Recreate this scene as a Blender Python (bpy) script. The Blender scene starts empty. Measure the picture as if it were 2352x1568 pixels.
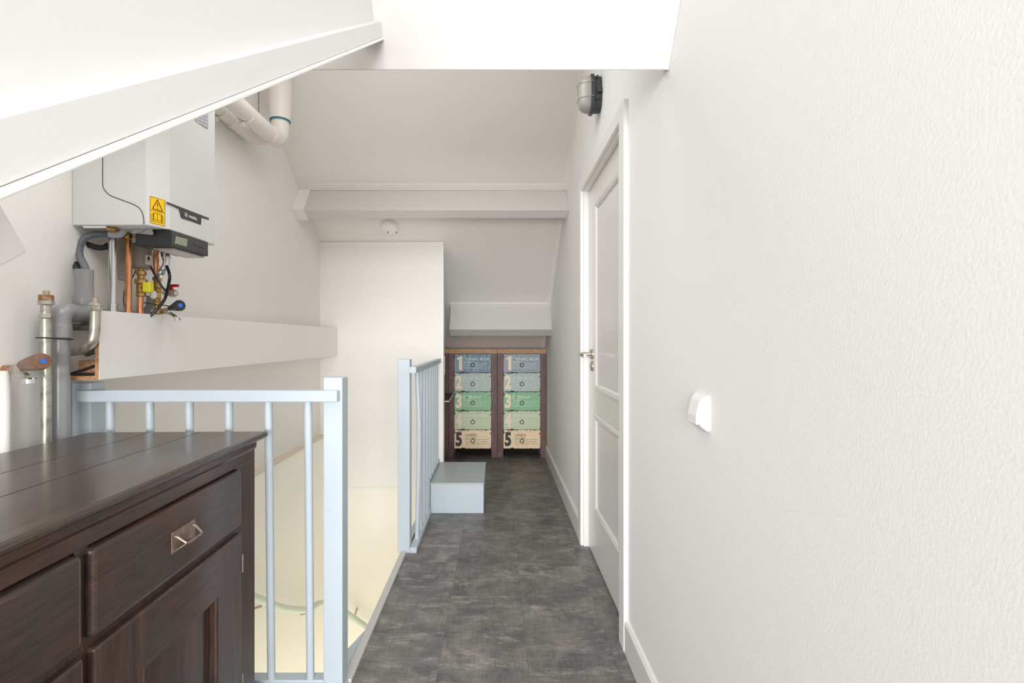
import bpy, bmesh, math, random
from mathutils import Vector, Matrix
random.seed(7)
sc = bpy.context.scene
COL = sc.collection

# ------------------------------------------------------------------ camera, world, lights, exposure
F, CX, CY, EYE = 1150.0, 1142.0, 780.0, 1.14
cam_d = bpy.data.cameras.new('camera'); cam = bpy.data.objects.new('camera', cam_d); COL.objects.link(cam)
cam.location = (0, 0, EYE); cam.rotation_euler = (math.pi/2, 0, 0)
cam_d.sensor_width = 36; cam_d.lens = F/2352*36
cam_d.shift_x = (1176-CX)/2352; cam_d.shift_y = (CY-784)/2352
cam_d.clip_start = 0.02
sc.camera = cam
w = bpy.data.worlds.new('world'); sc.world = w; w.use_nodes = True
bg = w.node_tree.nodes['Background']; bg.inputs[0].default_value = (0.86, 0.92, 1.0, 1); bg.inputs[1].default_value = 1.0

def area(name, loc, direction, sx, sy, power, color=(1, 1, 1)):
    l = bpy.data.lights.new(name, 'AREA'); l.shape = 'RECTANGLE'; l.size = sx; l.size_y = sy
    l.energy = power; l.color = color
    o = bpy.data.objects.new(name, l); COL.objects.link(o); o.location = loc
    o.rotation_euler = Vector(direction).to_track_quat('-Z', 'Y').to_euler()
    return o
wl = area('daylight_large_window', (-0.2, -3.12, 1.45), (0, 1, -0.09), 3.3, 1.6, 150, (0.985, 0.99, 1.0)); wl.data.spread = math.radians(105)
area('fill_left_roof', (-0.80, 1.06, 2.02), (0.0, 0.50, -0.866), 0.60, 0.46, 4.6, (1, 0.985, 0.96))  # added fill light for the left side, out of view above the board
area('fill_ridge', (-0.42, 1.86, 2.47), (0.0, 0.568, -0.823), 1.25, 0.72, 8.0, (1, 0.985, 0.965))  # added fill light behind the big purlin, lifts the far end
area('fill_stairwell_side', (-0.60, 2.6, -1.5), (-1, 0.25, 0.25), 1.3, 1.2, 4.0, (0.96, 0.975, 1.0))  # added fill light for the stairwell walls, no window built here
area('fill_stairwell_up', (-0.92, 2.75, -2.4), (0, 0.12, 1), 0.75, 1.9, 8.5, (0.95, 0.97, 1.0))  # added upward fill, brightens the far slope and partition
sc.cycles.max_bounces = 16; sc.cycles.diffuse_bounces = 12
sc.view_settings.view_transform = 'Standard'; sc.view_settings.look = 'None'
sc.view_settings.exposure = 0.06; sc.view_settings.gamma = 1.0; sc.view_settings.use_curve_mapping = False

# ------------------------------------------------------------------ measuring helpers
def P(x, y, d):            # point seen at pixel x, y at distance d down the corridor
    return Vector(((x-CX)/F*d, d, EYE-(y-CY)/F*d))
def PX(x, y, X):           # point seen at x, y lying in the plane X
    return P(x, y, X*F/(x-CX))
def hit(x, y, p, n):
    r = P(x, y, 1.0)-Vector((0, 0, EYE)); n = Vector(n); c = Vector((0, 0, EYE))
    return c+r*((Vector(p)-c).dot(n)/r.dot(n))

# ------------------------------------------------------------------ materials
def srgb(r, g, b):
    f = lambda c: (c/255/12.92) if c/255 <= 0.04045 else ((c/255+0.055)/1.055)**2.4
    return (f(r), f(g), f(b), 1)
def mat(name, col, rough=0.5, metal=0.0, bump=None, coat=0.0, trans=0.0, var=None, alpha=1.0, spec=None):
    m = bpy.data.materials.new(name); m.use_nodes = True; nt = m.node_tree; b = nt.nodes['Principled BSDF']
    b.inputs['Base Color'].default_value = col; b.inputs['Roughness'].default_value = rough
    b.inputs['Metallic'].default_value = metal; b.inputs['Coat Weight'].default_value = coat
    b.inputs['Transmission Weight'].default_value = trans; b.inputs['Alpha'].default_value = alpha
    if spec is not None: b.inputs['Specular IOR Level'].default_value = spec
    tc = nt.nodes.new('ShaderNodeTexCoord')
    if bump:
        sc_, st = bump[0], bump[1]; dist = bump[2] if len(bump) > 2 else 0.002
        mp = nt.nodes.new('ShaderNodeMapping'); mp.inputs['Scale'].default_value = bump[3] if len(bump) > 3 else (1, 1, 1)
        nt.links.new(tc.outputs['Object'], mp.inputs[0])
        no = nt.nodes.new('ShaderNodeTexNoise'); no.inputs['Scale'].default_value = sc_; no.inputs['Detail'].default_value = 3
        nt.links.new(mp.outputs[0], no.inputs[0])
        bp = nt.nodes.new('ShaderNodeBump'); bp.inputs['Strength'].default_value = st; bp.inputs['Distance'].default_value = dist
        nt.links.new(no.outputs[0], bp.inputs['Height']); nt.links.new(bp.outputs[0], b.inputs['Normal'])
    if var:                      # (noise scale, second colour, low, high, mapping scale)
        mp = nt.nodes.new('ShaderNodeMapping'); mp.inputs['Scale'].default_value = var[4] if len(var) > 4 else (1, 1, 1)
        nt.links.new(tc.outputs['Object'], mp.inputs[0])
        no = nt.nodes.new('ShaderNodeTexNoise'); no.inputs['Scale'].default_value = var[0]; no.inputs['Detail'].default_value = 6
        nt.links.new(mp.outputs[0], no.inputs[0])
        mr = nt.nodes.new('ShaderNodeMapRange'); mr.inputs[1].default_value = var[2]; mr.inputs[2].default_value = var[3]
        nt.links.new(no.outputs[0], mr.inputs[0])
        mx = nt.nodes.new('ShaderNodeMix'); mx.data_type = 'RGBA'
        mx.inputs[6].default_value = col; mx.inputs[7].default_value = var[1]
        nt.links.new(mr.outputs[0], mx.inputs[0]); nt.links.new(mx.outputs[2], b.inputs['Base Color'])
    return m

M = {}
M['wall'] = mat('wall_paint', (0.84, 0.82, 0.79, 1), 0.75, bump=(150, 0.45, 0.002))
M['wall_r'] = mat('wall_paper_paint', (0.84, 0.835, 0.825, 1), 0.75, bump=(230, 0.2, 0.0014, (1, 1, 0.7)))
M['roof'] = mat('ceiling_board_paint', (0.80, 0.775, 0.745, 1), 0.7, bump=(130, 0.12, 0.001))
M['cream'] = mat('cream_wall_paint', srgb(240, 237, 228), 0.8, bump=(160, 0.15, 0.001))
M['ledge'] = mat('ledge_paint', srgb(216, 202, 186), 0.7)
M['beam'] = mat('painted_beam', (0.61, 0.59, 0.567, 1), 0.45, bump=(22, 0.35, 0.003, (0.12, 1, 1.4)))
M['beamy'] = mat('painted_board', (0.70, 0.695, 0.685, 1), 0.45, bump=(34, 0.35, 0.002, (1, 0.1, 1.4)))
M['trim'] = mat('white_gloss_paint', (0.86, 0.85, 0.83, 1), 0.3)
M['door'] = mat('door_paint', (0.76, 0.74, 0.72, 1), 0.28, bump=(60, 0.04, 0.001))
M['skirt'] = mat('skirting_paint', (0.74, 0.735, 0.725, 1), 0.4)
M['rail'] = mat('pale_blue_grey_paint', (0.48, 0.54, 0.585, 1), 0.35, bump=(70, 0.05, 0.001))
M['railtop'] = mat('grey_step_paint', (0.42, 0.465, 0.475, 1), 0.4, bump=(90, 0.05, 0.001))
M['nosing'] = mat('grey_white_paint', (0.52, 0.52, 0.50, 1), 0.45)
M['white_pl'] = mat('white_plastic', (0.84, 0.83, 0.81, 1), 0.3)
M['boiler'] = mat('boiler_enamel', (0.70, 0.70, 0.685, 1), 0.42)
M['boiler2'] = mat('boiler_side_enamel', (0.62, 0.62, 0.615, 1), 0.5)
M['black'] = mat('black_plastic', (0.018, 0.019, 0.021, 1), 0.32)
M['dgrey'] = mat('dark_grey_plastic', (0.055, 0.054, 0.052, 1), 0.4)
M['lcd'] = mat('lcd_glass', srgb(150, 156, 134), 0.25)
M['yellow'] = mat('yellow_sticker', srgb(250, 200, 0), 0.4)
M['ink'] = mat('brown_ink', srgb(70, 40, 6), 0.5)
M['inkblack'] = mat('black_ink', srgb(42, 42, 44), 0.5)
M['inkgrey'] = mat('grey_ink', srgb(165, 168, 178), 0.5)
M['whiteink'] = mat('white_ink', (0.85, 0.85, 0.84, 1), 0.5)
M['copper'] = mat('copper', (0.82, 0.38, 0.20, 1), 0.28, 0.9, var=(25, (0.62, 0.27, 0.14, 1), 0.45, 0.7))
M['brass'] = mat('brass', (0.52, 0.34, 0.13, 1), 0.30, 0.95, var=(60, (0.33, 0.20, 0.07, 1), 0.45, 0.7))
M['dullbrass'] = mat('dull_brass', (0.55, 0.45, 0.32, 1), 0.4, 0.7)
M['zinc'] = mat('zinc_plated_steel', (0.68, 0.69, 0.70, 1), 0.24, 0.85)
M['galv'] = mat('galvanised_steel', (0.50, 0.49, 0.42, 1), 0.34, 0.7, var=(40, (0.26, 0.24, 0.18, 1), 0.5, 0.72), bump=(80, 0.3, 0.001))
M['rust'] = mat('rusty_steel', (0.30, 0.13, 0.06, 1), 0.8, 0.1, var=(90, (0.5, 0.33, 0.22, 1), 0.45, 0.7), bump=(120, 0.5, 0.002))
M['oldsteel'] = mat('old_dark_steel', (0.16, 0.16, 0.14, 1), 0.55, 0.5, var=(50, (0.30, 0.29, 0.25, 1), 0.5, 0.7))
M['pvc'] = mat('grey_pvc', (0.29, 0.29, 0.295, 1), 0.26)
M['pvcl'] = mat('light_grey_polyethylene', (0.48, 0.50, 0.51, 1), 0.35)
M['hoseg'] = mat('grey_corrugated_hose', (0.17, 0.195, 0.215, 1), 0.45)
M['hoseb'] = mat('black_corrugated_hose', (0.03, 0.03, 0.032, 1), 0.45)
M['flue'] = mat('cream_flue_plastic', (0.74, 0.70, 0.64, 1), 0.4)
M['seal'] = mat('blue_rubber_seal', srgb(40, 115, 140), 0.5)
M['chrome'] = mat('chrome', (0.72, 0.72, 0.72, 1), 0.12, 1.0)
M['nickel'] = mat('nickel', (0.55, 0.49, 0.41, 1), 0.35, 0.9)
M['red'] = mat('red_plastic', srgb(205, 30, 28), 0.35)
M['brownpl'] = mat('brown_plastic', srgb(112, 78, 62), 0.4, var=(40, srgb(140, 104, 82), 0.45, 0.7))
M['blue'] = mat('blue_plastic', srgb(35, 110, 215), 0.4)
M['yellowpl'] = mat('yellow_plastic', srgb(236, 222, 50), 0.45)
M['milky'] = mat('milky_plastic', (0.47, 0.42, 0.38, 1), 0.25)
M['paper'] = mat('crumpled_white_paper', (0.75, 0.75, 0.76, 1), 0.7)
M['melamine'] = mat('white_melamine', (0.80, 0.785, 0.76, 1), 0.38)
M['chip'] = mat('raw_board_edge', srgb(172, 122, 84), 0.8, var=(120, srgb(205, 160, 118), 0.4, 0.65))
M['mint'] = mat('mint_painted_rail', srgb(198, 209, 196), 0.4)
M['lampglass'] = mat('frosted_glass', (0.74, 0.72, 0.68, 1), 0.25, trans=0.45)
M['lampbase'] = mat('dark_grey_lamp_housing', (0.055, 0.062, 0.066, 1), 0.45)
M['bulb'] = mat('lamp_bulb', (0.75, 0.62, 0.5, 1), 0.35)
M['slate'] = mat('anthracite', (0.02, 0.02, 0.02, 1), 0.6)

def wood(name, c1, c2, c3, scale, rough, coat=0.0, wear=False):
    """stained wood, fine grain; scale = mapping scale (small value along the grain)"""
    m = bpy.data.materials.new(name); m.use_nodes = True; nt = m.node_tree; b = nt.nodes['Principled BSDF']
    tc = nt.nodes.new('ShaderNodeTexCoord'); mp = nt.nodes.new('ShaderNodeMapping'); mp.inputs['Scale'].default_value = scale
    nt.links.new(tc.outputs['Object'], mp.inputs[0])
    n1 = nt.nodes.new('ShaderNodeTexNoise'); n1.inputs['Scale'].default_value = 3.2; n1.inputs['Detail'].default_value = 8; n1.inputs['Distortion'].default_value = 0.9
    n2 = nt.nodes.new('ShaderNodeTexNoise'); n2.inputs['Scale'].default_value = 22; n2.inputs['Detail'].default_value = 5; n2.inputs['Distortion'].default_value = 0.4
    n3 = nt.nodes.new('ShaderNodeTexNoise'); n3.inputs['Scale'].default_value = 4.0; n3.inputs['Detail'].default_value = 2
    nt.links.new(mp.outputs[0], n1.inputs[0]); nt.links.new(mp.outputs[0], n2.inputs[0]); nt.links.new(tc.outputs['Object'], n3.inputs[0])
    r1 = nt.nodes.new('ShaderNodeValToRGB'); r1.color_ramp.elements[0].color = c1; r1.color_ramp.elements[1].color = c2
    r1.color_ramp.elements[0].position = 0.35; r1.color_ramp.elements[1].position = 0.68
    nt.links.new(n1.outputs[0], r1.inputs[0])
    mx = nt.nodes.new('ShaderNodeMix'); mx.data_type = 'RGBA'; mx.inputs[7].default_value = c3
    r3 = nt.nodes.new('ShaderNodeMapRange'); r3.inputs[1].default_value = 0.42; r3.inputs[2].default_value = 0.62; r3.inputs[4].default_value = 0.75
    nt.links.new(n3.outputs[0], r3.inputs[0]); nt.links.new(r3.outputs[0], mx.inputs[0]); nt.links.new(r1.outputs[0], mx.inputs[6])
    mu = nt.nodes.new('ShaderNodeMix'); mu.data_type = 'RGBA'; mu.blend_type = 'MULTIPLY'; mu.inputs[0].default_value = 0.55
    r2 = nt.nodes.new('ShaderNodeMapRange'); r2.inputs[1].default_value = 0.35; r2.inputs[2].default_value = 0.6; r2.inputs[3].default_value = 0.35; r2.inputs[4].default_value = 1.1
    nt.links.new(n2.outputs[0], r2.inputs[0]); nt.links.new(mx.outputs[2], mu.inputs[6]); nt.links.new(r2.outputs[0], mu.inputs[7])
    last = mu.outputs[2]
    if wear:
        n4 = nt.nodes.new('ShaderNodeTexNoise'); n4.inputs['Scale'].default_value = 5.5; n4.inputs['Detail'].default_value = 9; n4.inputs['Roughness'].default_value = 0.75
        m2 = nt.nodes.new('ShaderNodeMapping'); m2.inputs['Scale'].default_value = (scale[0]*1.6, scale[1]*1.6, scale[2]*1.6)
        nt.links.new(tc.outputs['Object'], m2.inputs[0]); nt.links.new(m2.outputs[0], n4.inputs[0])
        r4 = nt.nodes.new('ShaderNodeMapRange'); r4.inputs[1].default_value = 0.625; r4.inputs[2].default_value = 0.70; r4.inputs[4].default_value = 0.6
        nt.links.new(n4.outputs[0], r4.inputs[0])
        mw = nt.nodes.new('ShaderNodeMix'); mw.data_type = 'RGBA'; mw.inputs[7].default_value = (0.35, 0.20, 0.11, 1)
        nt.links.new(r4.outputs[0], mw.inputs[0]); nt.links.new(last, mw.inputs[6]); last = mw.outputs[2]
    nt.links.new(last, b.inputs['Base Color'])
    bp = nt.nodes.new('ShaderNodeBump'); bp.inputs['Strength'].default_value = 0.25; bp.inputs['Distance'].default_value = 0.0008
    nt.links.new(n2.outputs[0], bp.inputs['Height']); nt.links.new(bp.outputs[0], b.inputs['Normal'])
    b.inputs['Roughness'].default_value = rough; b.inputs['Coat Weight'].default_value = coat; b.inputs['Coat Roughness'].default_value = 0.15
    return m
D1, D2, D3 = (0.036, 0.017, 0.013, 1), (0.100, 0.040, 0.027, 1), (0.052, 0.042, 0.038, 1)
M['wy'] = wood('dark_wood_lengthwise', D1, D2, D3, (8, 0.7, 8), 0.34, 0.25)
M['wtop'] = wood('dark_wood_worn_top', (0.055, 0.034, 0.026, 1), (0.085, 0.05, 0.036, 1), (0.062, 0.054, 0.048, 1), (11, 0.7, 11), 0.32, 0.30, True)
M['wz'] = wood('dark_wood_upright', D1, (0.085, 0.042, 0.030, 1), D3, (8, 8, 0.7), 0.36, 0.25)
M['cabz'] = wood('brown_cabinet_wood', srgb(92, 62, 62), srgb(132, 96, 94), srgb(110, 80, 78), (8, 8, 0.8), 0.5)
M['cabtop'] = wood('light_brown_wood', srgb(172, 128, 90), srgb(212, 166, 122), srgb(190, 146, 106), (0.8, 8, 8), 0.5)
M['caplank'] = mat('dark_flap_wood', srgb(72, 52, 52), 0.4)
M['bronze'] = mat('aged_copper_plate', (0.24, 0.165, 0.13, 1), 0.42, 0.55, var=(60, (0.36, 0.29, 0.24, 1), 0.4, 0.7))

def floor_mat():
    m = bpy.data.materials.new('grey_vinyl_tiles'); m.use_nodes = True; nt = m.node_tree; b = nt.nodes['Principled BSDF']
    N, L = nt.nodes.new, nt.links.new
    geo = N('ShaderNodeNewGeometry')
    mp = N('ShaderNodeMapping'); mp.inputs['Rotation'].default_value = (0, 0, math.pi/2); L(geo.outputs['Position'], mp.inputs[0])
    mp.inputs['Location'].default_value = (0.09, 0.205, 0)
    br = N('ShaderNodeTexBrick'); br.inputs['Scale'].default_value = 1.0; br.inputs['Brick Width'].default_value = 0.62
    br.inputs['Row Height'].default_value = 0.312; br.inputs['Mortar Size'].default_value = 0.0006; br.inputs['Mortar Smooth'].default_value = 0.3
    br.offset = 0.45; br.inputs['Color1'].default_value = (0, 0, 0, 1); br.inputs['Color2'].default_value = (1, 1, 1, 1); br.inputs['Mortar'].default_value = (0.5, 0.5, 0.5, 1)
    L(mp.outputs[0], br.inputs[0])
    # shift the pattern of each tile
    sh = N('ShaderNodeVectorMath'); sh.operation = 'MULTIPLY_ADD'; L(br.outputs['Color'], sh.inputs[0]); sh.inputs[1].default_value = (7, 5, 3); L(geo.outputs['Position'], sh.inputs[2])
    def noise(scale, detail, mscale, rough=0.6, dist=0.0, src=sh):
        q = N('ShaderNodeMapping'); q.inputs['Scale'].default_value = mscale; L(src.outputs[0], q.inputs[0])
        n = N('ShaderNodeTexNoise'); n.inputs['Scale'].default_value = scale; n.inputs['Detail'].default_value = detail
        n.inputs['Roughness'].default_value = rough; n.inputs['Distortion'].default_value = dist; L(q.outputs[0], n.inputs[0]); return n
    big = noise(5.5, 8, (1, 1.3, 1), 0.72, 0.5)
    weft = noise(9, 7, (1.2, 16, 1), 0.75)
    warp = noise(9, 7, (16, 1.2, 1), 0.75)
    pale = noise(6, 8, (1, 2.6, 1), 0.78, 0.3)
    r = N('ShaderNodeValToRGB'); r.color_ramp.elements[0].position = 0.32; r.color_ramp.elements[0].color = srgb(72, 71, 71)
    r.color_ramp.elements[1].position = 0.70; r.color_ramp.elements[1].color = srgb(134, 129, 125); L(big.outputs[0], r.inputs[0])
    mr = N('ShaderNodeMapRange'); mr.inputs[1].default_value = 0.53; mr.inputs[2].default_value = 0.72; mr.inputs[4].default_value = 0.8; L(pale.outputs[0], mr.inputs[0])
    m1 = N('ShaderNodeMix'); m1.data_type = 'RGBA'; m1.inputs[7].default_value = srgb(178, 172, 166); L(mr.outputs[0], m1.inputs[0]); L(r.outputs[0], m1.inputs[6])
    ad = N('ShaderNodeMath'); ad.operation = 'ADD'; L(weft.outputs[0], ad.inputs[0]); L(warp.outputs[0], ad.inputs[1])
    r2 = N('ShaderNodeMapRange'); r2.inputs[1].default_value = 0.75; r2.inputs[2].default_value = 1.25; r2.inputs[3].default_value = 0.62; r2.inputs[4].default_value = 1.3; L(ad.outputs[0], r2.inputs[0])
    m2 = N('ShaderNodeMix'); m2.data_type = 'RGBA'; m2.blend_type = 'MULTIPLY'; m2.inputs[0].default_value = 0.8; L(m1.outputs[2], m2.inputs[6]); L(r2.outputs[0], m2.inputs[7])
    m3 = N('ShaderNodeMix'); m3.data_type = 'RGBA'; m3.inputs[7].default_value = srgb(74, 72, 71); L(br.outputs['Fac'], m3.inputs[0]); L(m2.outputs[2], m3.inputs[6])
    L(m3.outputs[2], b.inputs['Base Color'])
    bp = N('ShaderNodeBump'); bp.inputs['Strength'].default_value = 0.25; bp.inputs['Distance'].default_value = 0.0006; L(ad.outputs[0], bp.inputs['Height']); L(bp.outputs[0], b.inputs['Normal'])
    b.inputs['Roughness'].default_value = 0.42
    return m
M['floor'] = floor_mat()

def drawer_mat(name, base, second, streak=0.5, wear=0.0, ink=(0.05, 0.035, 0.04, 1)):
    m = bpy.data.materials.new(name); m.use_nodes = True; nt = m.node_tree; b = nt.nodes['Principled BSDF']; N, L = nt.nodes.new, nt.links.new
    tc = N('ShaderNodeTexCoord'); mp = N('ShaderNodeMapping'); mp.inputs['Scale'].default_value = (14, 1, 1.2); L(tc.outputs['Object'], mp.inputs[0])
    n1 = N('ShaderNodeTexNoise'); n1.inputs['Scale'].default_value = 5; n1.inputs['Detail'].default_value = 5; L(mp.outputs[0], n1.inputs[0])
    r1 = N('ShaderNodeMapRange'); r1.inputs[1].default_value = 0.42; r1.inputs[2].default_value = 0.72; r1.inputs[4].default_value = streak; L(n1.outputs[0], r1.inputs[0])
    mx = N('ShaderNodeMix'); mx.data_type = 'RGBA'; mx.inputs[6].default_value = base; mx.inputs[7].default_value = second; L(r1.outputs[0], mx.inputs[0])
    sp = N('ShaderNodeSeparateXYZ'); L(tc.outputs['Generated'], sp.inputs[0])
    def mth(op, a, bb):
        q = N('ShaderNodeMath'); q.operation = op
        for i, v in enumerate((a, bb)):
            if isinstance(v, (int, float)): q.inputs[i].default_value = v
            else: L(v, q.inputs[i])
        return q.outputs[0]
    ex = mth('MULTIPLY', mth('MINIMUM', sp.outputs[0], mth('SUBTRACT', 1.0, sp.outputs[0])), 2.2)
    ez = mth('MINIMUM', sp.outputs[2], mth('SUBTRACT', 1.0, sp.outputs[2]))
    e = mth('MINIMUM', mth('MINIMUM', ex, ez), 0.22)
    n2 = N('ShaderNodeTexNoise'); n2.inputs['Scale'].default_value = 30; n2.inputs['Detail'].default_value = 7; n2.inputs['Distortion'].default_value = 0.8; n2.inputs['Roughness'].default_value = 0.65; L(tc.outputs['Object'], n2.inputs[0])
    s = mth('SUBTRACT', n2.outputs[0], mth('MULTIPLY', e, 0.85))
    fl = N('ShaderNodeMapRange'); fl.inputs[1].default_value = 0.50-wear; fl.inputs[2].default_value = 0.53-wear; L(s, fl.inputs[0])
    m2 = N('ShaderNodeMix'); m2.data_type = 'RGBA'; m2.inputs[7].default_value = ink; L(fl.outputs[0], m2.inputs[0]); L(mx.outputs[2], m2.inputs[6])
    L(m2.outputs[2], b.inputs['Base Color']); b.inputs['Roughness'].default_value = 0.55
    return m

# ------------------------------------------------------------------ mesh builder
WL = {}
def xf(c, p): return (p[0]*c[0], p[1]*c[1])
class MB:
    def __init__(s): s.bm = bmesh.new()
    def box(s, x0, x1, y0, y1, z0, z1):
        v = [s.bm.verts.new((x, y, z)) for x in (x0, x1) for y in (y0, y1) for z in (z0, z1)]
        for f in ((0, 1, 3, 2), (4, 6, 7, 5), (0, 4, 5, 1), (2, 3, 7, 6), (0, 2, 6, 4), (1, 5, 7, 3)):
            s.bm.faces.new([v[i] for i in f])
        return s
    def weld(s):                       # merge touching boxes into one shell
        bmesh.ops.remove_doubles(s.bm, verts=s.bm.verts, dist=1e-5)
        seen = {}
        for f in list(s.bm.faces):
            k = frozenset(v.index for v in f.verts) if not s.bm.verts.index_update() else None
            seen.setdefault(k, []).append(f)
        bmesh.ops.delete(s.bm, geom=[f for fs in seen.values() if len(fs) > 1 for f in fs], context='FACES_ONLY')
        return s
    def prism(s, pts, ext):            # polygon of 3D points swept by ext
        ext = Vector(ext); a = [s.bm.verts.new(p) for p in pts]; b = [s.bm.verts.new(Vector(p)+ext) for p in pts]
        s.bm.faces.new(a); s.bm.faces.new(b[::-1]); n = len(a)
        for i in range(n): s.bm.faces.new([a[i], b[i], b[(i+1) % n], a[(i+1) % n]])
        return s
    def loft(s, rings, cap=True):
        R = [[s.bm.verts.new(p) for p in r] for r in rings]; n = len(R[0])
        for a, b in zip(R, R[1:]):
            for i in range(n): s.bm.faces.new([a[i], a[(i+1) % n], b[(i+1) % n], b[i]])
        if cap: s.bm.faces.new(R[0][::-1]); s.bm.faces.new(R[-1])
        return s
    def tube(s, pts, r, seg=14, smooth=0, rad=None, cap=True):
        pts = [Vector(p) for p in pts]
        if smooth and len(pts) > 2:
            q = [pts[0]*2-pts[1]]+pts+[pts[-1]*2-pts[-2]]; out = []
            for i in range(1, len(q)-2):
                for k in range(smooth):
                    t = k/smooth; a, b, c, d = q[i-1], q[i], q[i+1], q[i+2]
                    out.append(0.5*((2*b)+(c-a)*t+(2*a-5*b+4*c-d)*t*t+(3*b-a-3*c+d)*t**3))
            out.append(pts[-1]); pts = out
        rings = []; up = None
        for i, p in enumerate(pts):
            t = (pts[min(i+1, len(pts)-1)]-pts[max(i-1, 0)]).normalized()
            if up is None: up = t.orthogonal().normalized()
            up = (up-t*up.dot(t)).normalized(); sd = t.cross(up)
            rr = rad(i) if rad else (r[min(len(r)-1, round(i*(len(r)-1)/(len(pts)-1)))] if isinstance(r, (list, tuple)) else r)
            rings.append([p+(up*math.cos(2*math.pi*j/seg)+sd*math.sin(2*math.pi*j/seg))*rr for j in range(seg)])
        return s.loft(rings, cap)
    def lathe(s, p, q, prof, seg=20):   # prof: list of (t along p-q in 0..1, radius)
        p, q = Vector(p), Vector(q)
        ax = (q-p).normalized(); u = ax.orthogonal().normalized(); v = ax.cross(u)
        return s.loft([[p+(q-p)*t+(u*math.cos(2*math.pi*j/seg)+v*math.sin(2*math.pi*j/seg))*max(r, 1e-5) for j in range(seg)] for t, r in prof])
    def hexnut(s, p, q, r): return s.lathe(p, q, [(0, r*0.92), (0.12, r), (0.88, r), (1, r*0.92)], 6)
    def torus(s, c, ax, R, r, seg=28, s2=8):
        c, ax = Vector(c), Vector(ax).normalized(); u = ax.orthogonal().normalized(); v = ax.cross(u)
        V = [[s.bm.verts.new(c+(u*math.cos(a)+v*math.sin(a))*(R+r*math.cos(b))+ax*r*math.sin(b)) for b in [2*math.pi*k/s2 for k in range(s2)]] for a in [2*math.pi*j/seg for j in range(seg)]]
        for j in range(seg):
            for k in range(s2):
                s.bm.faces.new([V[j][k], V[(j+1) % seg][k], V[(j+1) % seg][(k+1) % s2], V[j][(k+1) % s2]])
        return s
    def text(s, txt, o, ux, uz, wd, ht, off=0.0, depth=0.0004, full=True):
        cu = bpy.data.curves.new('t', 'FONT'); cu.body = txt; cu.size = 1; cu.offset = off; cu.extrude = 0.5; cu.resolution_u = 3
        ob = bpy.data.objects.new('t', cu); me = bpy.data.meshes.new_from_object(ob)
        o, ux, uz = Vector(o), Vector(ux).normalized(), Vector(uz).normalized(); n = ux.cross(uz)
        xs = [v.co.x for v in me.vertices]; ys = [v.co.y for v in me.vertices]
        x0, x1, y0, y1 = min(xs), max(xs), min(ys), max(ys)
        vs = [s.bm.verts.new(o+ux*((v.co.x-x0)/(x1-x0)*wd)+uz*((v.co.y-y0)/(y1-y0)*ht)+n*((v.co.z+0.5)*depth)) for v in me.vertices]
        for p in me.polygons:
            try: s.bm.faces.new([vs[i] for i in p.vertices])
            except ValueError: pass
        bpy.data.objects.remove(ob); bpy.data.curves.remove(cu); bpy.data.meshes.remove(me)
        return s
    def build(s, name, m, parent=None, bevel=0, smooth=False, kind=None, seg=2, base=False, **kw):
        bm = s.bm; bmesh.ops.recalc_face_normals(bm, faces=bm.faces)
        xs = [v.co for v in bm.verts]
        lo = Vector((min(v.x for v in xs), min(v.y for v in xs), min(v.z for v in xs))); hi = Vector((max(v.x for v in xs), max(v.y for v in xs), max(v.z for v in xs)))
        c = (lo+hi)/2; c.z = lo.z
        bmesh.ops.translate(bm, verts=bm.verts, vec=-c)
        if smooth:
            for f in bm.faces: f.smooth = True
            for e in bm.edges:
                if len(e.link_faces) == 2 and e.calc_face_angle(0) > math.radians(smooth if smooth > 1 else 38): e.smooth = False
        me = bpy.data.meshes.new(name); bm.to_mesh(me); bm.free(); me.materials.append(m)
        o = bpy.data.objects.new(name, me); COL.objects.link(o)
        WL[o.name] = c.copy()
        if parent: o.parent = parent; o.location = c-WL[parent.name]
        else: o.location = c
        if bevel:
            b = o.modifiers.new('bevel', 'BEVEL'); b.width = bevel; b.segments = seg; b.limit_method = 'ANGLE'; b.angle_limit = math.radians(40)
            if not smooth:
                for p in me.polygons: p.use_smooth = False
        if kind: o['kind'] = kind
        for k, v in kw.items(): o[k] = v
        return o
def thing(name, loc, label, cat, group=None):
    o = bpy.data.objects.new(name, None); COL.objects.link(o); o.location = loc; o.empty_display_size = 0.05
    WL[o.name] = Vector(loc); o['label'] = label; o['category'] = cat
    if group: o['group'] = group
    return o
def tag(o, label, cat, group=None):
    o['label'] = label; o['category'] = cat
    if group: o['group'] = group
    return o
def copy_tree(o, parent=None):
    c = o.copy(); COL.objects.link(c); c.parent = parent
    for ch in list(o.children): copy_tree(ch, c)
    return c

# ------------------------------------------------------------------ the setting
XL, XR, XB = -1.365, 0.478, -0.308          # left wall, right wall, dormer cheek
YR, YB, YP, YE = -3.2, -0.12, 3.86, 5.75       # window wall behind the camera, start of the corridor, partition, end wall
K = 0.69; s_dir = Vector((0, 0.823, 0.568)); n_dir = Vector((0, -0.568, 0.823))   # along the near roof slope, square to it
near_z = lambda y: 1.23+K*y
far_z = lambda y: 4.555-K*y
RIDGE = (4.555-1.23)/(2*K)

MB().prism([(-1.365, YB, 0), (0.60, YB, 0), (0.60, YE, 0), (-1.365, YE, 0), (-1.365, 3.93, 0), (-0.485, 3.93, 0), (-0.485, 1.67, 0), (-1.365, 1.67, 0)], (0, 0, -0.22)).build('floor', M['floor'], kind='structure')
MB().box(-1.5, -0.2, 1.4, 4.1, -2.72, -2.6).build('floor_lower', M['cream'], kind='structure')
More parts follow.
